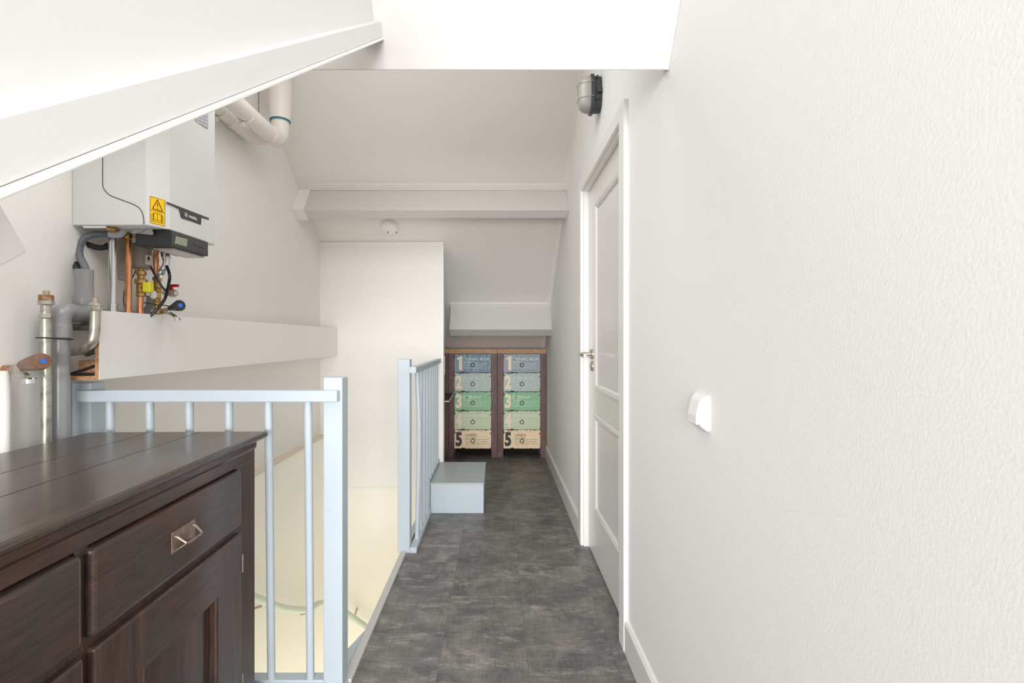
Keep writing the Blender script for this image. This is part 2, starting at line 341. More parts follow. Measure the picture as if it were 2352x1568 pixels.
# left wall, with the thicker cream wall of the stairwell below
MB().box(XL-0.1, XL, YB, YE, 0, 2.95).build('wall_left', M['wall'], kind='structure')
lw = MB().box(XL-0.1, XL+0.05, 1.67, YP, -2.6, 0.40).build('wall_stair_left', M['cream'], kind='structure')
MB().box(XL, XL+0.055, 1.67, YP, 0.40, 0.412).build('ledge', M['ledge'], lw)
# partition at the far end of the stairwell
MB().prism([(XL, YP, 0.0), (-0.424, YP, 0.0), (-0.424, YP, far_z(YP)), (XL, YP, far_z(YP))], (0, 0.07, 0)).build('wall_far', M['wall'], kind='structure')
MB().box(XL, -0.485, YP+0.002, YP+0.09, -2.6, -0.002).build('wall_stair_far', M['cream'], kind='structure')
MB().box(-0.500, -0.40, 1.67, YP, -2.6, -0.221).build('wall_stair_right', M['cream'], kind='structure')
MB().box(XL, -0.40, 1.57, 1.668, -2.6, -0.221).build('wall_stair_near', M['cream'], kind='structure')
MB().box(-0.428, -0.414, YP-0.006, YP+0.074, 0.0, far_z(YP)-0.005).build('trim_1', M['trim'], kind='structure', bevel=0.002)
MB().box(XL, -0.414, YP-0.012, YP-0.0, far_z(YP)-0.03, far_z(YP)).build('trim_2', M['trim'], kind='structure')
# right wall with the door opening
mb = MB(); mb.box(XR, XR+0.12, YB, 1.90, 0, 2.95); mb.box(XR, XR+0.12, 2.774, YE, 0, 2.95); mb.box(XR, XR+0.12, 1.90, 2.774, 1.965, 2.95)
mb.build('wall_right', M['wall_r'], kind='structure')
MB().box(-1.465, 0.6, YE, YE+0.1, -0.2, 0.9).build('wall_back', M['wall'], kind='structure')
# the wider room behind the camera, with its large window
RX0, RX1, RZ = -2.6, 1.9, 2.60
WX0, WX1, WZ0, WZ1 = -1.9, 1.5, 0.62, 2.28
MB().box(RX0, RX1, YR, YB, -0.22, 0.0).build('floor_room', M['floor'], kind='structure')
MB().box(RX0-0.1, RX1+0.1, YR-0.1, YB, RZ, RZ+0.08).build('ceiling_room', M['roof'], kind='structure')
mb = MB(); mb.box(RX0-0.1, WX0, YR-0.1, YR, 0, RZ); mb.box(WX1, RX1+0.1, YR-0.1, YR, 0, RZ); mb.box(WX0, WX1, YR-0.1, YR, 0, WZ0); mb.box(WX0, WX1, YR-0.1, YR, WZ1, RZ)
mb.build('wall_front', M['wall'], kind='structure')
MB().box(RX0-0.1, RX0, YR, YB, 0, RZ).build('wall_room_left', M['wall'], kind='structure')
MB().box(RX1, RX1+0.1, YR, YB, 0, RZ).build('wall_room_right', M['wall'], kind='structure')
MB().box(XR+0.12, RX1+0.1, YB, YB+0.1, 0, RZ).build('wall_return_right', M['wall'], kind='structure')
MB().box(RX0-0.1, XL-0.1, YB, YB+0.1, 0, RZ).build('wall_return_left', M['wall'], kind='structure')
mb = MB()
for a in ((WX0, WX0+0.06, WZ0, WZ1), (WX1-0.06, WX1, WZ0, WZ1), (WX0, WX1, WZ0, WZ0+0.06), (WX0, WX1, WZ1-0.06, WZ1), (-0.23, -0.17, WZ0, WZ1)): mb.box(a[0], a[1], YR-0.09, YR-0.03, a[2], a[3])
w1 = mb.build('window_1', M['trim'], kind='structure', bevel=0.003)
MB().box(WX0-0.03, WX1+0.03, YR-0.02, YR+0.16, WZ0-0.03, WZ0-0.002).build('window_sill', M['trim'], w1, bevel=0.003)
# roof slopes
R2 = lambda y0, z0, y1, z1, x0, x1, t=0.08: [(x0, y0, z0), (x0, y1, z1), (x0, y1, z1+t), (x0, y0, z0+t)]
MB().prism(R2(RIDGE, far_z(RIDGE), YE, far_z(YE), -1.465, 0), (2.065, 0, 0)).build('ceiling', M['roof'], kind='structure')
SX0, SX1, SY0, SY1 = -1.14, -0.46, 0.80, 1.30       # opening for the added, unseen roof window
mb = MB()
def slab(y0, y1, x0, x1): mb.prism(R2(y0, near_z(y0), y1, near_z(y1), x0, 0), (x1-x0, 0, 0))
slab(1.30, 1.52, -1.465, 0.60); slab(2.20, RIDGE, -1.465, 0.60); slab(1.52, 2.20, -1.465, -1.06); slab(1.52, 2.20, 0.22, 0.60); slab(YB, SY0, -1.465, XB-0.03); slab(SY0, SY1, -1.465, SX0); slab(SY0, SY1, SX1, XB-0.03)
mb.build('ceiling_near', M['roof'], kind='structure')
mb = MB()
for a in ((SX0, SX0+0.04, SY0, SY1), (SX1-0.04, SX1, SY0, SY1), (SX0, SX1, SY0, SY0+0.035), (SX0, SX1, SY1-0.035, SY1)):
    mb.prism([(a[0], a[2], near_z(a[2])+0.01), (a[0], a[3], near_z(a[3])+0.01), (a[0], a[3], near_z(a[3])+0.07), (a[0], a[2], near_z(a[2])+0.07)], (a[1]-a[0], 0, 0))
mb.build('added_window_2', M['trim'], kind='structure')  # invented frame round the left fill light, never in view
mb = MB()
for a in ((-1.06, -1.02, 1.52, 2.20), (0.18, 0.22, 1.52, 2.20), (-1.06, 0.22, 1.52, 1.555), (-1.06, 0.22, 2.165, 2.20)):
    mb.prism([(a[0], a[2], near_z(a[2])+0.01), (a[0], a[3], near_z(a[3])+0.01), (a[0], a[3], near_z(a[3])+0.07), (a[0], a[2], near_z(a[2])+0.07)], (a[1]-a[0], 0, 0))
mb.build('added_window_3', M['trim'], kind='structure')  # invented frame round the ridge fill light, hidden by the purlin
# dormer: ceiling, header, cheek wall
MB().box(XB-0.05, 0.6, YB, 1.32, 2.36, 2.42).build('ceiling_dormer', M['roof'], kind='structure')
MB().box(XL-0.1, XB, YB, YB+0.06, 1.13, RZ).build('wall_over_eaves', M['wall'], kind='structure')
MB().box(XB, XR+0.12, YB, YB+0.06, 2.36, RZ).build('wall_over_dormer', M['wall'], kind='structure')
MB().box(XB, XR, 1.26, 1.32, 2.06, 2.36).build('wall_dormer_head', M['wall'], kind='structure')
bz = lambda y: 1.0115+0.694*y
MB().prism([(XB-0.018, YB, bz(YB)+0.02), (XB-0.018, 1.345, bz(1.345)+0.02), (XB-0.018, 1.26, 2.36), (XB-0.018, YB, 2.36)], (-0.045, 0, 0)).build('wall_dormer_cheek', M['beamy'], kind='structure')
# cheek's bottom board and its small lower moulding
def ypts(a, b, h0, h1, X):
    A, B = Vector((X, a, bz(a))), Vector((X, b, bz(b)))
    return [A+n_dir*h0, B+n_dir*h0, B+n_dir*h1, A+n_dir*h1]
tb = MB().prism(ypts(YB, 1.349, 0.006, 0.043, XB), (-0.075, 0, 0)).build('trim_3', M['beamy'], kind='structure', bevel=0.002)
MB().prism(ypts(YB, 1.352, 0.0, 0.0058, XB+0.003), (-0.075, 0, 0)).build('moulding', M['trim'], tb, bevel=0.0015)
# purlins
def purlin(name, o, along, h, x0, x1, m, t=0.0):
    o = Vector((x0, o[0], o[1]))
    return MB().prism([o, o+along, o+along+h, o+h], (x1-x0, 0, 0)).build(name, m, kind='structure', bevel=0.003)
purlin('trim_4', (1.392, 1.889), s_dir*0.07, n_dir*0.262, XL, XR, M['beam'])
purlin('trim_5', (0.4133, 1.2119), -s_dir*0.12, n_dir*0.27, XL, -0.386, M['trim'])
fs = Vector((0, 0.823, -0.568)); fn = Vector((0, -0.568, -0.823))     # far slope: down along it, square to it
def fpurlin(name, y_top, h, t, x0, x1):
    A = Vector((x0, y_top, far_z(y_top))); B = A+fn*h
    return MB().prism([A, B, B+fs*t, A+fs*t], (x1-x0, 0, 0)).build(name, M['beam'], kind='structure', bevel=0.003)
pu = fpurlin('trim_6', 3.457, 0.200, 0.070, XL+0.07, XR)
fpurlin('trim_7', 4.515, 0.255, 0.10, -0.42, XR)
A = Vector((XL, 3.445, far_z(3.445))); B = A+fn*0.205
MB().prism([A, B, B+fs*0.10, A+fs*0.10], (0.075, 0, 0)).build('beam_end_box', M['wall'], pu, bevel=0.003)
# thin laths where the far slope meets walls and beams
def lath(name, y0, y1, x0, x1, t=0.008):
    MB().prism([(x0, y0, far_z(y0)), (x0, y1, far_z(y1)), (x0, y1, far_z(y1)-t), (x0, y0, far_z(y0)-t)], (x1-x0, 0, 0)).build(name, M['wall'], kind='structure')
lath('trim_8', 2.6, 3.44, XR-0.022, XR); lath('trim_9', 3.56, 4.50, XR-0.03, XR); lath('trim_10', 4.62, 5.07, XR-0.03, XR)
lath('trim_11', 3.41, 3.452, XL+0.07, XR, 0.003); lath('trim_12', 4.47, 4.512, -0.42, XR, 0.007)
# skirting boards
def skirt(name, y0, y1):
    mb = MB(); mb.prism([(XR, y0, 0), (XR-0.014, y0, 0), (XR-0.014, y0, 0.108), (XR-0.007, y0, 0.118), (XR, y0, 0.118)], (0, y1-y0, 0)); mb.build(name, M['skirt'], kind='structure')
skirt('baseboard_right', YB, 1.826); skirt('baseboard_right_far', 2.857, 4.83)
# stairwell edge
MB().box(-0.515, -0.485, 1.665, 2.68, -0.22, 0.012).build('trim_14', M['nosing'], kind='structure', bevel=0.003)
MB().box(-0.515, -0.485, 2.68, YP, -0.22, 0.010).build('trim_15', M['rail'], kind='structure')
MB().box(XL+0.05, -0.515, 1.64, 1.69, -0.22, 0.012).build('trim_16', M['rail'], kind='structure', bevel=0.003)
MB().prism([(-0.516, 1.965, 0.004), (-0.516, 1.69, 0.004), (-0.592, 1.69, 0.004)], (0, 0, -0.03)).build('trim_17', M['rail'], kind='structure')

# ------------------------------------------------------------------ door
mb = MB(); t = 0.461
mb.prism([(t, y, z) for y, z in ((1.826, 0), (1.90, 0), (1.90, 1.965), (2.774, 1.965), (2.774, 0), (2.857, 0), (2.857, 2.022), (1.826, 2.022))], (XR-t, 0, 0))
mb.build('trim_18', M['trim'], kind='structure', bevel=0.003)
mb = MB(); mb.prism([(XR, y, z) for y, z in ((1.90, 0), (1.912, 0), (1.912, 1.957), (2.764, 1.957), (2.764, 0), (2.774, 0), (2.774, 1.965), (1.90, 1.965))], (0.1, 0, 0))
mb.build('trim_19', M['trim'], kind='structure')
DX = 0.505
mb = MB()                                  # slab with two recessed fields
cuts_y = [1.915, 2.05, 2.585, 2.761]; cuts_z = [0.008, 0.25, 0.755, 0.88, 1.845, 1.954]
for i in range(3):
    for j in range(5):
        fld = i == 1 and j in (1, 3)
        mb.box(DX+(0.009 if fld else 0), DX+0.04, cuts_y[i], cuts_y[i+1], cuts_z[j], cuts_z[j+1])
mb.weld()
door = mb.build('door_1', M['door'], kind='structure')
for z0, z1 in ((0.25, 0.755), (0.88, 1.845)):
    mb = MB()
    def mould(r0, r1):                      # mitred moulding frame; r = (inset, proud)
        pass
    prof = [(-0.002, 0.0), (0.003, 0.004), (0.012, 0.006), (0.02, 0.003), (0.026, 0.001), (0.034, -0.008)]
    rings = []
    for ins, pr in prof:
        rings.append([(DX-pr, 2.05+ins, z0+ins), (DX-pr, 2.585-ins, z0+ins), (DX-pr, 2.585-ins, z1-ins), (DX-pr, 2.05+ins, z1-ins)])
    mb.loft(rings, cap=False); mb.build('panel_moulding', M['door'], door)
h = MB(); c = Vector((DX, 2.655, 1.064))
h.lathe(c, c+Vector((-0.012, 0, 0)), [(0, 0.026), (0.7, 0.026), (1, 0.022)], 28)
h.lathe(c+Vector((-0.011, 0, 0)), c+Vector((-0.05, 0, 0)), [(0, 0.011), (0.2, 0.009), (1, 0.010)], 16)
h.tube([c+Vector((-0.044, 0.0, 0)), c+Vector((-0.056, -0.004, -0.001)), c+Vector((-0.062, -0.03, -0.002)), c+Vector((-0.062, -0.075, -0.004)), c+Vector((-0.060, -0.115, -0.004))], [0.010, 0.0105, 0.010, 0.009, 0.008], smooth=0)
h.build('door_handle', M['nickel'], door, smooth=True)
h = MB(); c = Vector((DX, 2.655, 1.00))
h.lathe(c, c+Vector((-0.010, 0, 0)), [(0, 0.026), (0.7, 0.026), (1, 0.022)], 28)
k = h.build('lock_rose', M['nickel'], door, smooth=True)
MB().box(DX-0.0105, DX-0.0095, 2.652, 2.658, 0.990, 1.010).build('keyhole', M['black'], k)

# ------------------------------------------------------------------ stair railings
def box_obj(name, m, parent, a, bevel=0.003, **kw): return MB().box(*a).build(name, m, parent, bevel=bevel, **kw)
r1 = thing('stair_railing', (-0.93, 1.63, 0.0), 'pale blue grey railing across the near end of the stairwell, behind the dark sideboard', 'railing')
box_obj('newel_post', M['rail'], r1, (-0.556, -0.495, 1.60, 1.662, 0.0, 1.019))
box_obj('wall_post', M['rail'], r1, (-1.360, -1.300, 1.60, 1.662, 0.0, 1.002))
box_obj('handrail', M['rail'], r1, (-1.325, -0.503, 1.572, 1.606, 0.944, 0.980))
box_obj('bottom_rail', M['rail'], r1, (-1.30, -0.556, 1.600, 1.640, 0.012, 0.052))
for i in range(6):
    x = (251.0+91.1*i-CX)/F*1.588
    MB().tube([(x, 1.592, 0.948), (x, 1.612, 0.05)], 0.0123, 18).build('baluster', M['rail'], r1, smooth=True)
r2 = thing('stair_railing', (-0.45, 3.2, 0.0), 'pale blue grey railing running along the open side of the stairwell to the white partition', 'railing')
box_obj('newel_post', M['rail'], r2, (-0.532, -0.4675, 2.675, 2.74, 0.0, 1.035))
box_obj('handrail', M['rail'], r2, (-0.4685, -0.431, 2.66, YP-0.008, 0.962, 0.996))
box_obj('bottom_rail', M['rail'], r2, (-0.467, -0.430, 2.672, 3.288, 0.0, 0.03))
box_obj('bottom_rail', M['rail'], r2, (-0.467, -0.442, 3.288, YP-0.008, 0.0, 0.225))
for i in range(8):
    y = 2.80+0.132*i; z0 = 0.028 if y < 3.28 else 0.22
    lean = 0.012 if i == 0 else 0
    MB().tube([(-0.449+0.0, y, 0.965), (-0.449+lean, y, 0.6), (-0.449, y, z0)], 0.0118, 14, smooth=6).build('baluster', M['rail'], r2, smooth=True)
# hand rail going down inside the stairwell
hr = thing('stair_handrail', P(620, 1400, 2.7), 'mint green round handrail going down the cream stairwell walls, seen between the railing bars', 'handrail')
pts = [Vector((-1.245, 1.75, 0.30)), Vector((-1.245, 2.25, 0.03)), PX(592, 1375, -1.245), PX(640, 1394, -1.245), PX(680, 1400, -1.245), PX(712, 1398, -1.245), PX(735, 1385, -1.23)]
pts += [P(768, 1388, 3.70), P(800, 1410, 3.76), P(845, 1442, 3.78), P(905, 1490, 3.78), P(990, 1560, 3.78)]
MB().tube(pts, 0.021, 14, smooth=6).build('rail_tube', M['mint'], hr, smooth=True)
for q, wdir in ((PX(600, 1392, -1.245), (-0.07, 0, -0.02)), (PX(716, 1404, -1.24), (-0.07, 0, -0.02)), (P(813, 1420, 3.78), (0, 0.08, 0.03))):
    MB().tube([q, q+Vector(wdir)], 0.007, 10).build('bracket', M['dullbrass'], hr, smooth=True)

# step in front of the partition
st = thing('step_box', (-0.26, 3.55, 0.0), 'pale grey painted wooden step on the floor beside the far railing', 'step')
box_obj('riser_box', M['rail'], st, (-0.4385, -0.089, 3.29, 3.852, 0.0, 0.19), 0.002)
box_obj('tread', M['railtop'], st, (-0.4405, -0.086, 3.287, 3.855, 0.19, 0.200), 0.002)

# ------------------------------------------------------------------ long casing on the left wall
XP = -1.231
cs = thing('pipe_casing', (-1.29, 2.6, 1.01), 'long white boxed-in shelf with raw board ends on the left wall under the boiler', 'pipe casing')
MB().box(XP-0.012, XP, 1.549, YP-0.003, 1.016, 1.231).build('front_panel', M['melamine'], cs, bevel=0.001)
MB().box(XP-0.0128, XP-0.001, 1.5478, 1.549, 1.016, 1.231).build('panel_end', M['chip'], cs)
MB().box(XL+0.003, XP-0.012, 1.5495, YP-0.003, 1.016, 1.0275).build('bottom_board', M['melamine'], cs)
MB().box(XL+0.003, XP-0.012, 1.5475, 1.5495, 1.0155, 1.028).build('board_edge', M['chip'], cs)
tag(MB().box(-1.318, -1.262, 1.575, 1.62, 1.0275, 1.075).build('wood_block', M['chip'], None, bevel=0.002), 'small raw wood block lying in the open end of the casing', 'wood block')
tag(MB().tube([(-1.252, 1.560, 1.060), (-1.29, 1.560, 1.046), (-1.322, 1.558, 1.036), (-1.318, 1.556, 1.0325), (-1.25, 1.558, 1.0325)], 0.0042, 8, smooth=6).build('black_cable', M['black'], None, smooth=True), 'short black cable loop lying in the open end of the casing', 'cable')

# ------------------------------------------------------------------ boiler
bo = thing('boiler', (-1.23, 1.78, 1.5075), 'white wall-hung boiler with a yellow warning sticker and black control panel', 'boiler')
cf, cb = (-1.095, 1.675), (-1.125, 1.607)
mb = MB(); foot = [(XL+0.001, 1.607), (cb[0], cb[1]), (cf[0], cf[1]), (-1.092, 1.80), (-1.094, 1.94), (-1.105, 1.957), (XL+0.001, 1.957)]
mb.prism([(a, b, 1.5075) for a, b in foot], (0, 0, 0.62)); mb.build('casing', M['boiler'], bo, bevel=0.003)
seam = [(236, 300), (236, 360), (236, 421), (239, 434), (247, 444), (258, 451), (282, 460), (306, 469), (319, 477), (327, 489), (330, 503), (330.5, 515)]
MB().tube([P(x, y, 1.6066) for x, y in seam], 0.0014, 6, smooth=4).build('cover_seam', M['dgrey'], bo)
pf, nf = Vector((-1.0915, 1.8, 1.6)), (1, 0, 0)
poly = [(384.6, 463.6), (480, 500.5), (480, 504.5), (463, 500), (461.5, 516.5), (417, 500.5), (412, 480), (388.7, 467.8)]
bd = MB().prism([hit(x, y, pf, nf) for x, y in poly], (-0.006, 0, 0)).build('front_badge', M['dgrey'], bo)
q = hit(424.5, 497, Vector((-1.0905, 1.8, 1.6)), nf)
MB().text('remeha', hit(434, 499, Vector((-1.0912, 1.8, 1.6)), nf), (0, 1, 0), (0, 0, 1), 0.046, 0.0115, 0.012).build('lettering', M['whiteink'], bd)
c0 = hit(425, 495.5, Vector((-1.0912, 1.8, 1.6)), nf); mb = MB()
mb.tube([c0+Vector((0, 0.009, 0)), c0, c0+Vector((0, 0, 0.011)), c0+Vector((0, 0.009, 0.011))], 0.0009, 5)
mb.text('R', c0+Vector((-0.0002, 0.007, 0)), (0, 1, 0), (0, 0, 1), 0.008, 0.0115, 0.015)
mb.build('logo', M['whiteink'], bd)
# sticker on the bevelled corner
pc = Vector((cb[0], cb[1], 1.6)); uc = Vector((cf[0]-cb[0], cf[1]-cb[1], 0)).normalized(); nc = uc.cross(Vector((0, 0, 1)))
if nc.x < 0: nc = -nc
pc2 = pc+nc*0.0007; pc3 = pc+nc*0.0013
stk = MB().prism([hit(x, y, pc2, nc) for x, y in ((344.5, 449), (379.5, 460), (379, 520), (344.5, 511))], -nc*0.0006).build('warning_sticker', M['yellow'], bo, label='yellow warning sticker with a black triangle and an open book')
S = lambda u, v: hit(330+u*70/1098, 440+v*100/1568, pc3, nc)
mb = MB()
T = [S(500, 290), S(322, 605), S(680, 715)]
for a, b in ((0, 1), (1, 2), (2, 0)): mb.tube([T[a], T[b]], 0.0011, 6)
mb.tube([S(500, 400), S(502, 540)], 0.0011, 6); mb.tube([S(500, 592), S(500, 612)], 0.0014, 6)
mb.build('warning_triangle', M['ink'], stk)
mb = MB()
for pl in ([(372, 760), (440, 755), (500, 800), (570, 795), (632, 830), (632, 1070)], [(500, 800), (500, 1040)], [(372, 760), (372, 1000), (440, 1000), (500, 1040), (570, 1045), (632, 1075)],
           [(372, 760), (345, 800), (295, 812), (290, 1050), (345, 1060), (500, 1100), (640, 1130), (695, 1150), (700, 915), (632, 830)], [(345, 800), (345, 1060)], [(660, 870), (655, 1130)], [(240, 632), (765, 775)]):
    mb.tube([S(*p) for p in pl], 0.00055, 5)
mb.tube([S(238, 165), S(762, 312), S(762, 1240), S(238, 1110), S(238, 165)], 0.0005, 5)
mb.build('open_book_sign', M['ink'], stk)
# grey data label high on the front
rp = MB().prism([hit(x, y, pf+Vector((0.001, 0, 0)), nf) for x, y in ((449, 262), (478, 252), (478, 296), (449, 277))], (-0.001, 0, 0)).build('data_label', M['inkgrey'], bo)
mb = MB()
for k in range(4): mb.tube([hit(451, 256+k*7.5, pf+Vector((0.0012, 0, 0)), nf), hit(476, 266+k*8.5, pf+Vector((0.0012, 0, 0)), nf)], 0.0012, 4)
mb.build('label_lines', M['whiteink'], rp)
# control panel
cp = MB().box(-1.207, -1.088, 1.669, 1.884, 1.453, 1.5068).build('control_panel', M['black'], bo, bevel=0.003)
MB().box(-1.0885, -1.0868, 1.672, 1.882, 1.456, 1.504).build('panel_front', M['dgrey'], cp, bevel=0.0006)
pp = Vector((-1.0862, 1.75, 1.48))
MB().prism([hit(x, y, pp, nf) for x, y in ((404.5, 542), (431, 549), (429.5, 566.5), (402, 559))], (-0.003, 0, 0)).build('display', M['lcd'], cp, bevel=0.0005)
for x, y in ((448.5, 562), (454.5, 564), (460, 565.5), (465.5, 567.5)):
    c = hit(x, y, pp, nf); MB().lathe(c+Vector((-0.001, 0, 0)), c+Vector((0.002, 0, 0)), [(0, 0.0042), (0.7, 0.0042), (1, 0.003)], 14).build('button', M['black'], cp, smooth=True)
    MB().box(c.x+0.002, c.x+0.0024, c.y-0.0007, c.y+0.0007, c.z-0.0015, c.z+0.0015).build('button_mark', M['whiteink'], cp)
MB().box(-1.17, -1.10, 1.70, 1.88, 1.446, 1.453).build('panel_tray', M['milky'], bo, bevel=0.003)
MB().box(XL+0.03, -1.262, 1.612, 1.624, 1.500, 1.5075).build('bottom_rail', M['white_pl'], bo, bevel=0.002)
# crumpled paper tucked under the boiler
mb = MB(); random.seed(3)
rows = []
for j in range(5):
    rows.append([mb.bm.verts.new(P(303+i*8+random.uniform(-2, 2), 524+j*3.2+random.uniform(-1.5, 1.5)+i*0.4, 1.655+0.012*((i+j) % 2)+random.uniform(0, 0.004))) for i in range(7)])
for j in range(4):
    for i in range(6): mb.bm.faces.new([rows[j][i], rows[j][i+1], rows[j+1][i+1], rows[j+1][i]])
o = mb.build('crumpled_paper', M['paper'], None); so = o.modifiers.new('solid', 'SOLIDIFY'); so.thickness = 0.0015
tag(o, 'crumpled white paper tucked under the boiler beside the black panel', 'paper')

# ------------------------------------------------------------------ pipes under the boiler
def V3(x, d, y): return P(x, y, d)
def vp(mb, x, d, y0, y1, r, seg=18): mb.tube([P(x, y0, d), P(x, y1, d)], r, seg); return mb
# silver pipe
sp = thing('silver_pipe', P(258, 720, 1.69), 'zinc-plated straight pipe between boiler and casing, left of the copper pipe', 'pipe')
mb = MB(); vp(mb, 258.5, 1.69, 545, 760, 0.0125); mb.build('pipe', M['zinc'], sp, smooth=True)
mb = MB(); vp(mb, 258.5, 1.69, 697, 702, 0.0165); vp(mb, 258.5, 1.69, 702, 714, 0.0145); vp(mb, 258.5, 1.69, 714, 718, 0.016); mb.build('collar', M['zinc'], sp, smooth=True)
mb = MB(); mb.lathe(P(257, 519, 1.636), P(257, 532, 1.636), [(0, 0.012), (0.4, 0.013), (0.5, 0.0165), (0.9, 0.0165), (1, 0.013)], 24)
mb.build('brass_union', M['brass'], sp, smooth=True)
# copper pipes
def copper(x, d, y0, y1, r, label):
    t = thing('copper_pipe', P(x, y1, d), label, 'pipe'); mb = MB(); vp(mb, x, d, y0, y1, r); mb.build('pipe', M['copper'], t, smooth=True); return t
c1 = copper(295, 1.73, 545, 770, 0.0104, 'bright copper pipe running straight down from the boiler, right of the silver pipe')
mb = MB(); mb.lathe(P(293.5, 524, 1.73), P(294, 551, 1.73), [(0, 0.006), (0.3, 0.006), (0.3, 0.009), (0.5, 0.010), (0.5, 0.015), (0.85, 0.0155), (1, 0.0115)], 12); mb.build('brass_union', M['brass'], c1, smooth=True)
c2 = copper(322, 1.77, 680, 770, 0.0100, 'short copper pipe below the brass valve beside the white canister')
def valve(t, x, d, spec):
    mb = MB()
    for y0, y1, r, hexed in spec:
        (mb.hexnut if hexed else (lambda a, b, r: mb.lathe(a, b, [(0, r), (1, r)], 20)))(P(x, y0, d), P(x, y1, d), r)
    return mb.build('valve_body', M['brass'], t, smooth=30, bevel=0.0008)
v1 = thing('brass_valve', P(324, 682, 1.77), 'brass valve with a yellow cap on the short copper pipe', 'valve')
valve(v1, 324, 1.77, [(618, 624, 0.010, 0), (622, 632, 0.0165, 1), (632, 641, 0.011, 0), (641, 652, 0.0205, 1), (652, 671, 0.0150, 0), (671, 681, 0.0155, 1)])
c = P(338, 660, 1.755); mb = MB(); mb.tube([P(324, 661, 1.77), P(335, 660, 1.755)], 0.008, 12)
mb.build('stem', M['brass'], v1, smooth=True)
MB().box(c.x-0.010, c.x+0.017, c.y-0.012, c.y+0.012, c.z-0.017, c.z+0.018).build('yellow_cap', M['yellowpl'], v1, bevel=0.004)
c3 = thing('copper_pipe', P(358, 640, 1.84), 'copper pipe with a slight offset bend below the black panel', 'pipe')
MB().tube([P(360.5, 563, 1.80), P(360, 575, 1.80), P(358, 588, 1.81), P(359, 610, 1.82), P(361.5, 640, 1.83)], 0.0096, 16, smooth=5).build('pipe', M['copper'], c3, smooth=True)
v2 = thing('brass_valve', P(361, 722, 1.83), 'tall brass valve below the bent copper pipe with a white drain cap', 'valve')
valve(v2, 361.5, 1.83, [(636, 645, 0.0155, 1), (645, 648, 0.012, 0), (648, 662, 0.0125, 0), (662, 671, 0.0145, 0), (671, 685, 0.0125, 0), (685, 694, 0.0145, 1), (694, 722, 0.011, 0)])
MB().torus(P(353, 657, 1.81), (0, 1, 0), 0.009, 0.0022, 18).build('ring', M['brass'], v2, smooth=True)
MB().lathe(P(352, 668, 1.80), P(352, 686, 1.80), [(0, 0.008), (0.3, 0.011), (0.8, 0.011), (1, 0.006)], 14).build('drain_cap', M['white_pl'], v2, smooth=True)
# zinc elbow and clamp right of it
ez = thing('silver_pipe', P(380, 600, 1.80), 'curved zinc-plated pipe fitting hanging under the control panel', 'pipe')
pts = [P(381, 566, 1.81), P(381, 580, 1.81), P(382.5, 595, 1.81), P(381, 608, 1.81), P(374, 620, 1.81), P(366, 632, 1.82)]
MB().tube(pts, 0.0115, 16, smooth=5).build('pipe', M['zinc'], ez, smooth=True)
MB().hexnut(P(381, 571, 1.81), P(381, 579, 1.81), 0.0145).build('nut', M['zinc'], ez, smooth=30)
MB().lathe(P(382.5, 590, 1.81), P(382.5, 594, 1.81), [(0, 0.0145), (1, 0.0145)], 20).build('collar', M['zinc'], ez, smooth=True)
MB().lathe(P(372, 622, 1.81), P(368, 628, 1.81), [(0, 0.0145), (1, 0.0145)], 20).build('collar', M['zinc'], ez, smooth=True)
# expansion canister
cn = thing('condensate_canister', P(326, 619, 1.80), 'milky plastic canister with a small white arrow label under the boiler', 'canister')
ctop, cbot = P(325, 560, 1.82), P(325, 620, 1.82)
MB().lathe(cbot, ctop, [(0, 0.020), (0.03, 0.028), (0.12, 0.034), (0.9, 0.034), (1, 0.028)], 28).build('body', M['milky'], cn, smooth=True)
lb = MB().box(-1.262, -1.233, 1.781, 1.7825, 1.402, 1.438)
lb = MB().prism([P(333.5, 585, 1.779), P(348, 588, 1.779), P(347.5, 609, 1.779), P(333.5, 606.5, 1.779)], (0, 0.002, 0)).build('arrow_label', M['white_pl'], cn)
mb = MB(); mb.prism([P(x, y, 1.7785) for x, y in ((339.5, 588.5), (343.5, 589.3), (343.4, 593), (346, 593.6), (341.3, 598), (336.8, 592), (339.4, 592.3))], (0, 0.0004, 0)); mb.prism([P(x, y, 1.7785) for x, y in ((336.5, 597.5), (346, 599.5), (346, 600.5), (336.5, 598.6))], (0, 0.0004, 0))
mb.build('arrow', M['inkblack'], lb)
tr = thing('condensate_trap', P(278, 642, 1.76), 'ribbed milky plastic trap hanging between the silver and copper pipes', 'trap')
a, b = P(268, 546, 1.765), P(290, 643, 1.765)
MB().box(a.x, b.x, 1.765, 1.80, b.z, a.z).build('body', M['milky'], tr, bevel=0.006)
mb = MB()
for k in range(9): z = a.z-0.02-k*0.0135; mb.box(a.x+0.012, b.x+0.002, 1.761, 1.766, z-0.0022, z+0.0022)
mb.build('ribs', M['milky'], tr)
# white-grey elbow joining hose to the boiler
el = tag(MB().tube([P(252, 537.5, 1.662), P(262, 538, 1.664), P(273, 537.5, 1.666), P(280, 532, 1.668), P(281, 521, 1.668)], 0.0125, 16, smooth=5).build('hose_elbow', M['pvcl'], None, smooth=True), 'light grey plastic elbow joining the hose to the underside of the boiler', 'pipe elbow')
